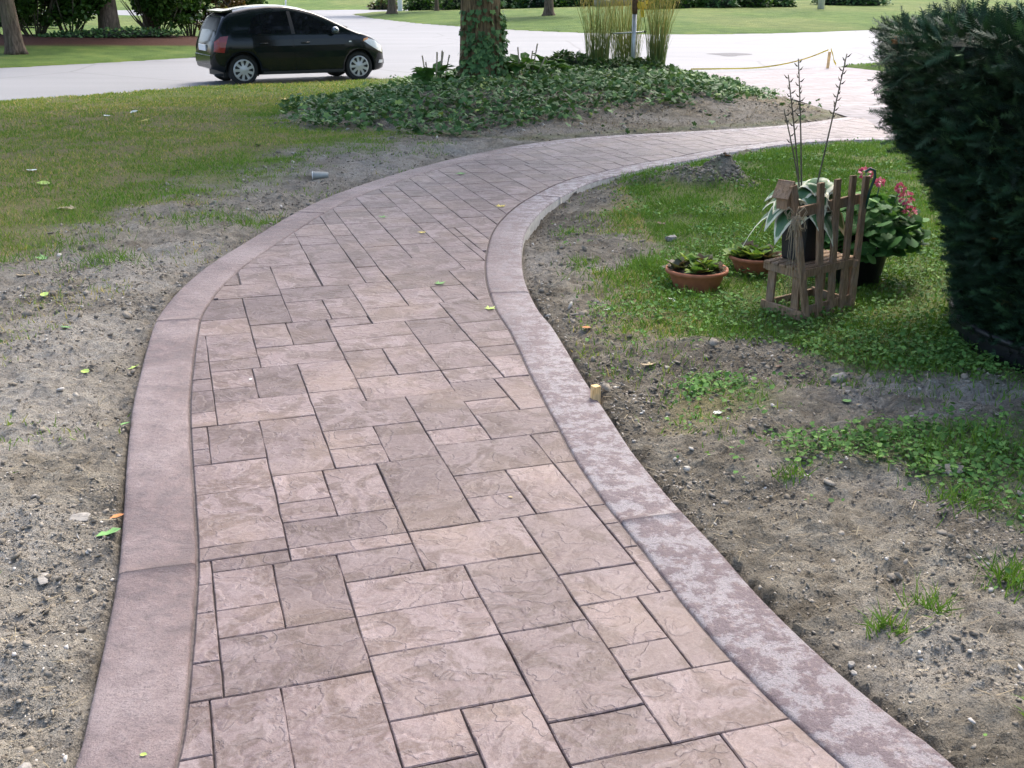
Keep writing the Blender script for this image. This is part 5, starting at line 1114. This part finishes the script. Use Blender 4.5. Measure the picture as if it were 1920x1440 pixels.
# dried flower stalks with pods
for (foot, top, n_) in (((-0.02, 0.02, 0.28), (-0.043, 0.16, 0.96), 15), ((0.0, 0.03, 0.28), (0.074, 0.197, 1.035), 16), ((0.05, 0.0, 0.28), (0.278, 0.043, 1.06), 19), ((-0.03, 0.0, 0.28), (-0.089, 0.132, 0.79), 6)):
    P = np.array([foot, (np.array(foot) * 0.55 + np.array(top) * 0.45) + np.array([0.01, 0.0, 0.02]), top]); t = np.linspace(0, 1, 12)[:, None]; Q = (1 - t) ** 2 * P[0] + 2 * t * (1 - t) * P[1] + t * t * P[2]
    st = tubes('stalk', [(Q, np.linspace(0.0055, 0.003, 12))], M['stem'], hp, n=5); pods = []
    for q in range(n_):
        u = 0.60 + 0.40 * q / n_; p = (1 - u) ** 2 * P[0] + 2 * u * (1 - u) * P[1] + u * u * P[2]; a = q * 2.4
        pods.append((np.array([p, p + np.array([0.012 * math.cos(a), 0.012 * math.sin(a), 0.004]), p + np.array([0.026 * math.cos(a), 0.026 * math.sin(a), 0.020])]), [0.001, 0.0042, 0.001]))
    tubes('pod', pods, M['stem'], st, n=5)

# ------------------------------------------------------------------ terracotta bowls
def bowl(loc, rad, h, label, seed, nl):
    z0 = gz(*loc) - 0.012; o = empty('terracotta_bowl', (loc[0], loc[1], z0)); tag(o, label, 'planter', 'terracotta bowls of bedding plants')
    lathe('bowl', [(0.0, 0.0), (rad * 0.66, 0.0), (rad * 0.70, 0.01), (rad * 0.90, h - 0.03), (rad * 0.92, h - 0.026), (rad, h - 0.024), (rad * 1.01, h - 0.01), (rad * 0.99, h), (rad * 0.92, h - 0.003), (rad * 0.90, h - 0.03), (rad * 0.88, h - 0.035)], M['terra'], o, 44)
    lathe('soil', [(rad * 0.895, h - 0.032), (rad * 0.5, h - 0.014), (0.0, h - 0.01)], M['potsoil'], o, 30)
    r_ = np.random.default_rng(seed); parts = []
    for k in range(nl):
        a = r_.uniform(0, 6.28); b = rad * 0.72 * math.sqrt(r_.random()); c = np.array([b * math.cos(a), b * math.sin(a), h - 0.015]); m = r_.integers(8, 15)
        az = np.linspace(0, 12, m) + r_.uniform(0, 6); pit = r_.uniform(0.1, 1.0, m); tone = r_.uniform(0.05, 0.95)
        parts.append(scatter([(x, y * 0.95, z) for x, y, z in LEAF_V], LEAF_F, np.tile(c, (m, 1)), rots(az, pit, r_.normal(0, 0.2, m)), r_.uniform(0.055, 0.115, m), np.clip(tone + r_.normal(0, 0.12, m), 0, 1)))
    V, T, t = joinarr(parts); npmesh('foliage', V, T, M['bowlplant'], o, tint=t)
bowl((1.10, 6.28), 0.185, 0.135, 'round terracotta bowl of small lettuce like plants on the grass', 91, 17)
bowl((1.53, 6.66), 0.165, 0.125, 'terracotta bowl of leafy plants half hidden behind the chair seat', 92, 15)

# ------------------------------------------------------------------ geranium
go = empty('geranium', (2.10, 6.42, gz(2.10, 6.42) - 0.01)); tag(go, 'bushy pink geranium in a black pot behind the chair', 'potted plant')
lathe('pot', [(0.0, 0.0), (0.13, 0.0), (0.17, 0.23), (0.182, 0.235), (0.182, 0.26), (0.168, 0.262), (0.15, 0.22), (0.0, 0.22)], M['blackplastic'], go, 32)
r_ = np.random.default_rng(17); n = 560; d = r_.normal(0, 1, (n, 3)); d[:, 2] = np.abs(d[:, 2]) - 0.25; d /= np.linalg.norm(d, axis=1)[:, None]; d *= r_.uniform(0.55, 1.0, (n, 1))
P = d * np.array([0.33, 0.28, 0.28]) + np.array([0.04, 0, 0.28]); az = np.arctan2(d[:, 1], d[:, 0])
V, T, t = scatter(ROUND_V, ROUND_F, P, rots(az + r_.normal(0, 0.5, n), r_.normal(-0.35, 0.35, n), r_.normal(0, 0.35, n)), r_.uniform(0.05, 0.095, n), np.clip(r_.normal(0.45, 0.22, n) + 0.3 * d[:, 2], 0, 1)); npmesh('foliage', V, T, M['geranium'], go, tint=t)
for (fx, fy, fz, fr) in ((-0.03, -0.06, 0.68, 0.030), (0.07, -0.02, 0.62, 0.016), (0.20, 0.0, 0.585, 0.020), (0.235, -0.03, 0.53, 0.032), (0.25, -0.06, 0.455, 0.027)):
    m = 60; d = r_.normal(0, 1, (m, 3)); d /= np.linalg.norm(d, axis=1)[:, None]; P = d * fr * np.array([1, 1, 0.75]) + np.array([fx, fy, fz])
    V, T, t = scatter(LEAF_V, LEAF_F, P, rots(np.arctan2(d[:, 1], d[:, 0]), np.arcsin(d[:, 2]) + r_.normal(0, 0.4, m), r_.uniform(0, 3, m)), r_.uniform(0.014, 0.026, m), r_.random(m)); fl = npmesh('flower_head', V, T, M['petal'], go, tint=t)
    tubes('stalk', [(np.array([(fx * 0.5, fy * 0.5, 0.32), (fx * 0.9, fy, fz - 0.08), (fx, fy, fz)]), 0.003)], M['greenwire'], fl, n=5)
# ------------------------------------------------------------------ post in the reed grass
px_, py_ = 2.28, 21.25; z0 = gz(px_, py_); po = empty('lamp_post', (px_, py_, z0 - 0.1)); tag(po, 'galvanised steel post with a thin crossbar amid the reed grass', 'post')
tubes('pole', [(np.array([(0, 0, 0), (0, 0, 1.16)]), 0.042)], M['galv'], po, n=14)
tubes('collar', [(np.array([(0, 0, 1.15), (0, 0, 1.26), (0, 0, 2.3)]), [0.046, 0.055, 0.055])], M['darkbrown'], po, n=14)
cb = tubes('crossbar', [(np.array([(-0.43, 0.05, 0.80), (0.20, -0.04, 0.84)]), 0.013)], M['galv'], po, n=8)
for e in ((-0.43, 0.05, 0.80), (0.20, -0.04, 0.84)):
    bm = bmesh.new(); bmesh.ops.create_icosphere(bm, subdivisions=2, radius=0.024, matrix=Matrix.Translation(e)); bmo('end_cap', bm, M['black'], cb, True)
r_ = np.random.default_rng(4); tp = empty('tape_roll', (px_ + 0.07, py_ - 0.04, z0 + 1.06)); tag(tp, 'yellow caution tape bunched on the galvanised post', 'tape'); V, F = [], []
for k in range(9):
    a = np.linspace(0, 2 * PI, 14); rr_ = r_.uniform(0.05, 0.085); o = len(V); c = r_.normal(0, 0.018, 3) + [0.05, 0, 0.15]; tilt = r_.uniform(-0.6, 0.6)
    for t in a: p = np.array([rr_ * math.cos(t), rr_ * 0.6 * math.sin(t), tilt * rr_ * math.cos(t)]) + c; V += [p + [0, 0, -0.03], p + [0, 0, 0.03]]
    for q in range(13): F.append((o + 2 * q, o + 2 * q + 2, o + 2 * q + 3, o + 2 * q + 1))
mk('loop', V, F, M['tape'], tp)
V = [(0.03, 0, 0.15), (0.09, 0, 0.15), (0.035, -0.02, 0.05), (0.095, -0.02, 0.05), (0.05, 0, -0.07), (0.11, 0, -0.06)]; mk('tail', V, [(0, 1, 3, 2), (2, 3, 5, 4)], M['tape'], tp)

# ------------------------------------------------------------------ survey stakes and caution tape
def stake(loc, w, h, label, group=None, rz=0.3, lean=0.0):
    z0 = gz(*loc); bm = bmesh.new(); vs = bm_box(bm, -w / 2, w / 2, -w / 2, w / 2, -0.06, h, w * 0.06)
    for v in vs:
        if v.co.z > 0: v.co.x += lean * v.co.z
    o = bmo('wooden_stake', bm, M['stake'], None); o.location = (loc[0], loc[1], z0); o.rotation_euler = (0, 0, rz); tag(o, label, 'stake', group); return o
stake((0.365, 4.42), 0.034, 0.115, 'short pale wooden form stake against the path border', rz=0.5)
stake((0.34, 24.9), 0.050, 0.50, 'wooden stake on the verge right of the ivy clad trunk', 'stakes holding the caution tape', 0.2)
stake((7.72, 27.55), 0.055, 0.52, 'wooden stake at the street corner of the driveway', 'stakes holding the caution tape', 0.2, 0.05)
stake((1.42, 3.06), 0.001 + 0.02, 0.02, 'stub of a grey stick poking from the soil near the path', rz=0.7) if False else None
def tape(name, P, w, label, words):
    P = catmull3(P, 0.06); o = empty(name, tuple(P[0])); tag(o, label, 'tape', 'caution tape strung between stakes'); V, F = [], []
    for k, p in enumerate(P):
        tw = 0.5 * math.sin(k * 0.12); dv = np.array([0.0, -math.sin(tw), math.cos(tw)]) * w / 2; V += [p - P[0] - dv, p - P[0] + dv]
        if k: F.append((2 * k - 2, 2 * k, 2 * k + 1, 2 * k - 1))
    rb = mk('ribbon', V, F, M['tape'], o)
    for u in words:
        cu = bpy.data.curves.new('t', 'FONT'); cu.body = 'CAUTION'; cu.size = w * 0.95; cu.align_x = 'CENTER'; cu.align_y = 'CENTER'; ob = bpy.data.objects.new('t', cu); COL.objects.link(ob)
        me = bpy.data.meshes.new_from_object(ob.evaluated_get(bpy.context.evaluated_depsgraph_get())); bpy.data.objects.remove(ob); bpy.data.curves.remove(cu)
        k = int(u * (len(P) - 1)); k = min(max(k, 3), len(P) - 4); d = P[k + 3] - P[k - 3]
        if d[0] < 0: d = -d
        tw = 0.5 * math.sin(k * 0.12); q = link('lettering', me, M['black'], rb); X = Vector(d).normalized(); Yv = Vector((0, -math.sin(tw), math.cos(tw))); Yv = (Yv - X * Yv.dot(X)).normalized(); Z = X.cross(Yv)
        off = Vector(P[k] - P[0]) + Z * (0.006 if Z.y < 0 else -0.006)
        q.matrix_local = Matrix(((X.x, Yv.x, Z.x, off.x), (X.y, Yv.y, Z.y, off.y), (X.z, Yv.z, Z.z, off.z), (0, 0, 0, 1)))
def catmull3(P, step):
    P = np.array(P, float); xy = [catmull(P[:, [0, k]], step) for k in (1, 2)]; n = min(len(q) for q in xy)
    s = np.linspace(0, 1, n); f_ = lambda q: np.c_[np.interp(s, np.linspace(0, 1, len(q)), q[:, 0]), np.interp(s, np.linspace(0, 1, len(q)), q[:, 1])]
    return np.c_[f_(xy[0]), f_(xy[1])[:, 1]]
tape('caution_tape', [(7.70, 27.52, 0.20), (7.2, 27.4, 0.02), (6.6, 27.3, -0.12), (5.9, 27.2, -0.20), (5.0, 27.1, -0.215), (4.3, 27.05, -0.218)], 0.032, 'yellow caution tape sagging from the driveway corner stake to the ground', (0.12, 0.27, 0.42))
tape('caution_tape', [(0.36, 24.87, 0.14), (0.6, 24.8, 0.05), (0.95, 24.75, -0.06), (1.3, 24.7, -0.14)], 0.05, 'yellow caution tape dropping from the stake by the ivy clad trunk', (0.3,))
tape('caution_tape', [(7.75, 27.50, 0.22), (7.80, 27.46, 0.10), (7.79, 27.47, -0.02), (7.90, 27.45, -0.14)], 0.06, 'loose end of caution tape hanging down the driveway corner stake', ())

# ------------------------------------------------------------------ far street furniture
px_, py_ = 19.0, 70.5; z0 = gz(px_, py_); up = empty('utility_pole', (px_, py_, z0 - 0.2)); tag(up, 'thick pale utility pole on the far lawn', 'pole')
tubes('shaft', [(np.array([(0, 0, 0), (0, 0, 9)]), [0.215, 0.17])], M['polewhite'], up, n=18); tubes('cap', [(np.array([(0, 0, 8.98), (0, 0, 9.04)]), 0.18)], M['galv'], up, n=18)
ys = empty('yard_sign', (-17.0, 82.0, gz(-17.0, 82.0))); tag(ys, 'two thin white sign legs standing beyond the car roof', 'sign')
for s in (-1, 1): tubes('leg', [(np.array([(s * 0.75, 0, -0.1), (s * 0.95, 0, 1.9)]), 0.06)], M['white'], ys, n=8)
bm = bmesh.new(); bm_box(bm, -1.1, 1.1, -0.03, 0.03, 1.9, 2.9, 0.02); bmo('panel', bm, M['white'], ys)
wp = empty('white_post', (-8.2, 84.0, gz(-8.2, 84.0) - 0.1)); tag(wp, 'short white post beside the slim young tree', 'post')
bm = bmesh.new(); bm_box(bm, -0.16, 0.16, -0.16, 0.16, 0, 1.15, 0.02); bmo('post', bm, M['white'], wp); bm = bmesh.new(); bm_box(bm, -0.2, 0.2, -0.2, 0.2, 1.152, 1.22, 0.02); bmo('cap', bm, M['white'], wp)
def rock(name, loc, size, label, seed, cat='stone', group=None, sub=2, mat=None, z=None, rz=0.0):
    bm = bmesh.new(); bmesh.ops.create_icosphere(bm, subdivisions=sub, radius=0.5); r_ = random.Random(seed); pl = [Vector((r_.gauss(0, 1), r_.gauss(0, 1), r_.gauss(0, 1))).normalized() for _ in range(9)]
    for v in bm.verts:
        for p in pl:
            d = v.co.dot(p) - r_.uniform(0.30, 0.34)
            if d > 0: v.co -= p * d * 0.9
        v.co = Vector((v.co.x * size[0], v.co.y * size[1], v.co.z * size[2]))
    o = bmo(name, bm, mat or M['rock'], None); z0 = gz(*loc) if z is None else z; o.location = (loc[0], loc[1], z0 + size[2] * 0.22); o.rotation_euler = (0, 0, rz or seed); tag(o, label, cat, group); return o
for k, (x_, y_, sx, lb) in enumerate(((6.1, 77.0, 1.9, 'largest pale grey boulder next to the low bright green hedge'), (7.6, 77.3, 1.6, 'grey boulder between two others in the row behind the far lawn'), (8.9, 77.0, 1.4, 'smallest grey boulder at the row end behind the reed grass'), (7.0, 78.6, 1.6, 'grey boulder set back behind the front row of boulders'))): rock('boulder', (x_, y_), (sx, 1.2, 1.25), lb, 300 + k, 'boulder', 'boulders behind the far lawn', 3)

# ------------------------------------------------------------------ larger stones and debris on the soil
rock('stone', (1.13, 7.56), (0.10, 0.08, 0.07), 'pale rounded stone on the bare patch left of the clay bowl', 311)
rock('stone', (1.50, 4.66), (0.13, 0.08, 0.06), 'flat grey stone at the edge of the shaded weeds', 312)
rock('stone', (-1.46, 2.95), (0.075, 0.055, 0.020), 'flat pinkish stone flake on the dirt left of the path', 313)
rock('stone', (-1.48, 3.32), (0.10, 0.07, 0.02), 'flat white stone slab pressed in the dirt left of the path', 314)
rock('stone', (-1.30, 3.78), (0.06, 0.05, 0.04), 'angular grey stone touching the left path border', 315)
rock('stone', (-1.14, 2.06), (0.055, 0.045, 0.035), 'grey lump of mortar at the near foot of the left border', 316)
rock('stone', (1.62, 3.66), (0.15, 0.10, 0.03), 'broad pale stone showing between the weed clumps', 317)
None and rock('soil_lump', (1.72, 9.90), (0.50, 0.32, 0.26), 'large dug clod of earth on the lawn beside the path bend', 318, 'clod', sub=3, mat=M['pebble_soil'] if 'pebble_soil' in M else M['clod'])
g_ = 'pebbles scattered on the bare soil'; rs2 = np.random.default_rng(8); cnt = 0
while cnt < 36:
    y_ = rs2.uniform(1.9, 5.2); x_ = rs2.choice([-1, 1]) * rs2.uniform(0.3, 0.45 * y_ + 0.6); q = fields(np.array([x_]), np.array([y_]))
    if q['dp'][0] < 0.03 or q['soil'][0] < 0.6: continue
    s = rs2.uniform(0.010, 0.026); rock('pebble', (x_, y_), (s * rs2.uniform(1, 1.5), s, s * 0.75), 'small pale pebble lying on the bare soil by the path', 400 + cnt, 'pebble', g_, 1, z=float(q['h'][0])); cnt += 1

# ------------------------------------------------------------------ plastic cup and fallen leaves
cp = empty('plastic_cup', (-1.81, 10.28, gz(-1.81, 10.28) + 0.030), R(8), 0.82); tag(cp, 'grey translucent plastic cup lying on its side on the soil', 'cup')
M['cup'] = simple('cloudy_plastic', (0.25, 0.27, 0.25), 0.35, 12, 0.12)
lathe('body', [(0.046, -0.09), (0.043, -0.088), (0.028, 0.085), (0.0, 0.086), (0.0, 0.09), (0.031, 0.09), (0.046, -0.09)], M['cup'], cp, 26, M=Matrix.Rotation(PI / 2, 4, 'Y')); tubes('rim', [(np.array([(-0.09, 0.046 * math.cos(t), 0.046 * math.sin(t)) for t in np.linspace(0, 2 * PI, 26)]), 0.004)], M['white'], cp, n=6)
def lm(name, a, b): return simple(name, tuple((x + y) / 2 for x, y in zip(a, b)), 0.55, 45, 0.3)
M['lf_green'] = lm('fallen_leaf_green', (0.09, 0.22, 0.05), (0.16, 0.34, 0.09)); M['lf_lime'] = lm('fallen_leaf_lime', (0.28, 0.42, 0.06), (0.42, 0.52, 0.12)); M['lf_yellow'] = lm('fallen_leaf_yellow', (0.45, 0.36, 0.06), (0.62, 0.50, 0.10))
M['lf_tan'] = lm('fallen_leaf_tan', (0.30, 0.22, 0.12), (0.44, 0.34, 0.20)); M['lf_orange'] = lm('fallen_leaf_orange', (0.38, 0.13, 0.03), (0.50, 0.20, 0.05)); M['lf_pale'] = lm('fallen_leaf_pale', (0.55, 0.58, 0.50), (0.65, 0.66, 0.58)); M['lf_brown'] = lm('fallen_leaf_brown', (0.10, 0.05, 0.025), (0.16, 0.08, 0.04))
def leaf(x_, y_, s, mat, label, kind=0, group=None, onpath=False, curl=0.25, yaw=None, seed=0):
    TV, TF = (MAPLE_V, MAPLE_F) if kind == 0 else (LEAF_V, LEAF_F); r_ = random.Random(seed + int(x_ * 100)); V = []
    for (a, b, c) in TV: V.append(((a - 0.4) * s, b * s, (c * 0.4 + curl * (abs(b) ** 1.5 + (a - 0.4) ** 2)) * s + r_.uniform(0, 0.04) * s))
    o = mk('fallen_leaf', V, TF, M[mat], None); z_ = float(base(y_)) + 0.004 if onpath else gz(x_, y_) + 0.012; o.location = (x_, y_, z_); o.rotation_euler = (r_.uniform(-0.25, 0.25) * (not onpath), r_.uniform(-0.25, 0.25) * (not onpath), r_.uniform(0, 6.28) if yaw is None else yaw); tag(o, label, 'leaf', group); return o
leaf(-0.441, 6.338, 0.085, 'lf_green', 'green maple leaf lying near the middle of the path', 0, onpath=True, seed=0)
leaf(-0.095, 8.755, 0.100, 'lf_yellow', 'yellow green leaf on the groove at the path bend', 0, onpath=True, seed=1)
leaf(-0.652, 7.770, 0.070, 'lf_yellow', 'small yellow leaf on the slabs left of the bend', 0, onpath=True, seed=2)
leaf(-1.001, 8.326, 0.080, 'lf_green', 'pale green leaf on the slabs near the left border', 0, onpath=True, seed=3)
leaf(-0.125, 5.802, 0.075, 'lf_lime', 'lime green leaf lying across the right groove', 0, onpath=True, seed=4)
leaf(-0.484, 10.399, 0.120, 'lf_green', 'faint green leaf far along the path', 0, onpath=True, seed=5)
leaf(-0.866, 2.081, 0.018, 'lf_lime', 'tiny green leaf scrap on the near left border', 1, onpath=True, seed=6)
leaf(-0.004, 3.440, 0.018, 'lf_tan', 'tiny tan scrap on the slabs of the near path', 1, onpath=True, seed=7)
leaf(-1.195, 4.651, 0.020, 'lf_pale', 'tiny white pebble like scrap on the slabs', 1, onpath=True, seed=8)
leaf(-1.823, 4.912, 0.075, 'lf_lime', 'lime green leaf at the foot of the left border', 0, onpath=False, seed=9)
leaf(-1.593, 4.126, 0.060, 'lf_green', 'small green leaf tucked against the left border', 1, onpath=False, seed=10)
leaf(-1.331, 3.202, 0.085, 'lf_green', 'large glossy green leaf beside the left border', 1, onpath=False, seed=11)
leaf(-1.343, 3.310, 0.050, 'lf_orange', 'orange leaf fragment beside the left border', 1, onpath=False, seed=12)
leaf(-1.973, 4.708, 0.050, 'lf_lime', 'pale lime leaf on the dirt near the left border', 1, onpath=False, seed=13)
leaf(-2.344, 5.424, 0.070, 'lf_green', 'small dark green leaf alone on the left dirt', 0, onpath=False, seed=14)
leaf(-2.714, 6.076, 0.070, 'lf_lime', 'pale green leaf standing on the left dirt', 1, onpath=False, seed=15)
leaf(-3.109, 7.017, 0.100, 'lf_green', 'broad green leaf at the lawn edge left', 0, onpath=False, seed=16)
leaf(-3.076, 6.608, 0.100, 'lf_tan', 'crumpled tan leaf at the lawn edge left', 0, onpath=False, seed=17)
leaf(-4.177, 9.703, 0.120, 'lf_lime', 'yellow green leaf on the left lawn', 1, onpath=False, seed=18)
leaf(-4.614, 10.465, 0.140, 'lf_pale', 'greyish white leaf on the left lawn', 1, onpath=False, seed=19)
leaf(-3.240, 10.498, 0.130, 'lf_green', 'green leaf laid flat on the worn lawn', 1, onpath=False, seed=20)
leaf(-2.882, 12.488, 0.140, 'lf_green', 'green leaf near the lawn edge above the cup', 0, onpath=False, seed=21)
leaf(-5.654, 16.564, 0.130, 'lf_pale', 'white leaf on the green lawn towards the street', 1, onpath=False, seed=22)
leaf(-5.144, 15.519, 0.160, 'lf_yellow', 'pale yellow leaf on the green lawn', 0, onpath=False, seed=23)
leaf(-4.791, 19.141, 0.160, 'lf_yellow', 'bright yellow leaf on the lawn by the car', 0, onpath=False, seed=24)
leaf(-3.892, 19.043, 0.160, 'lf_yellow', 'yellow leaf on the lawn left of the ivy', 0, onpath=False, seed=25)
leaf(-5.849, 15.988, 0.140, 'lf_pale', 'bluish white leaf on the far left lawn', 1, onpath=False, seed=26)
leaf(-2.469, 8.915, 0.120, 'lf_tan', 'tan leaf on the dirt below the grass tuft', 0, onpath=False, seed=27)
leaf(-2.642, 8.823, 0.090, 'lf_brown', 'brown leaf on the dirt below the grass tuft', 0, onpath=False, seed=28)
leaf(-3.620, 8.644, 0.100, 'lf_tan', 'tan leaf on the worn left lawn', 0, onpath=False, seed=29)
leaf(-3.535, 8.644, 0.090, 'lf_tan', 'curled tan leaf beside another on the worn left lawn', 0, onpath=False, seed=30)
leaf(0.393, 5.443, 0.060, 'lf_orange', 'orange curled leaf on the soil right of the path', 1, onpath=False, seed=31)
leaf(0.658, 4.912, 0.085, 'lf_tan', 'crumpled tan leaf on the soil below the weeds', 0, onpath=False, seed=32)
leaf(0.411, 4.109, 0.060, 'lf_yellow', 'yellow leaf at the right border by the stake', 0, onpath=False, seed=33)
leaf(0.541, 5.802, 0.070, 'lf_pale', 'whitish leaf on the soil below the grass tongue', 0, onpath=False, seed=34)
leaf(0.237, 5.397, 0.055, 'lf_lime', 'pale lime leaf close to the right border', 1, onpath=False, seed=35)
leaf(1.454, 4.381, 0.055, 'lf_green', 'pale green leaf on soil below the flat stone', 1, onpath=False, seed=36)
leaf(0.861, 4.214, 0.055, 'lf_pale', 'lilac grey curled leaf below the weed patch', 1, onpath=False, seed=37)
leaf(1.491, 4.337, 0.030, 'lf_tan', 'small tan leaf scrap on soil below the flat stone', 1, onpath=False, seed=38)
leaf(1.259, 4.819, 0.045, 'lf_brown', 'thin brown leaf on the soil above the weed patch', 1, onpath=False, seed=39)
leaf(1.123, 8.049, 0.090, 'lf_brown', 'dark brown leaf on the lawn behind the clay bowl', 0, onpath=False, seed=40)
leaf(1.936, 9.845, 0.090, 'lf_orange', 'orange leaf at the foot of the earth clod', 1, onpath=False, seed=41)
leaf(2.842, 11.664, 0.120, 'lf_brown', 'brown leaf on the lawn near the path end', 0, onpath=False, seed=42)
leaf(0.915, 5.931, 0.060, 'lf_pale', 'whitish leaf in the grass before the clay bowl', 1, onpath=False, seed=43)
leaf(1.902, 5.855, 0.090, 'lf_lime', 'pale geranium leaf fallen beside the chair back', 0, onpath=False, seed=44)
leaf(2.274, 6.401, 0.060, 'lf_tan', 'tan leaf hanging by the geranium pot', 1, onpath=False, seed=45)
leaf(-1.893, 17.529, 0.160, 'lf_orange', 'orange brown leaf on bare soil among the ivy', 0, onpath=False, seed=46)
leaf(-0.425, 17.711, 0.140, 'lf_tan', 'tan leaf at the lower edge of the ivy', 0, onpath=False, seed=47)
leaf(1.049, 22.019, 0.140, 'lf_yellow', 'yellowed leaf amid the ivy below the juniper', 0, onpath=False, seed=48)
leaf(1.340, 15.908, 0.120, 'lf_pale', 'small pale slab like leaf on the bare bed soil', 1, onpath=False, seed=49)
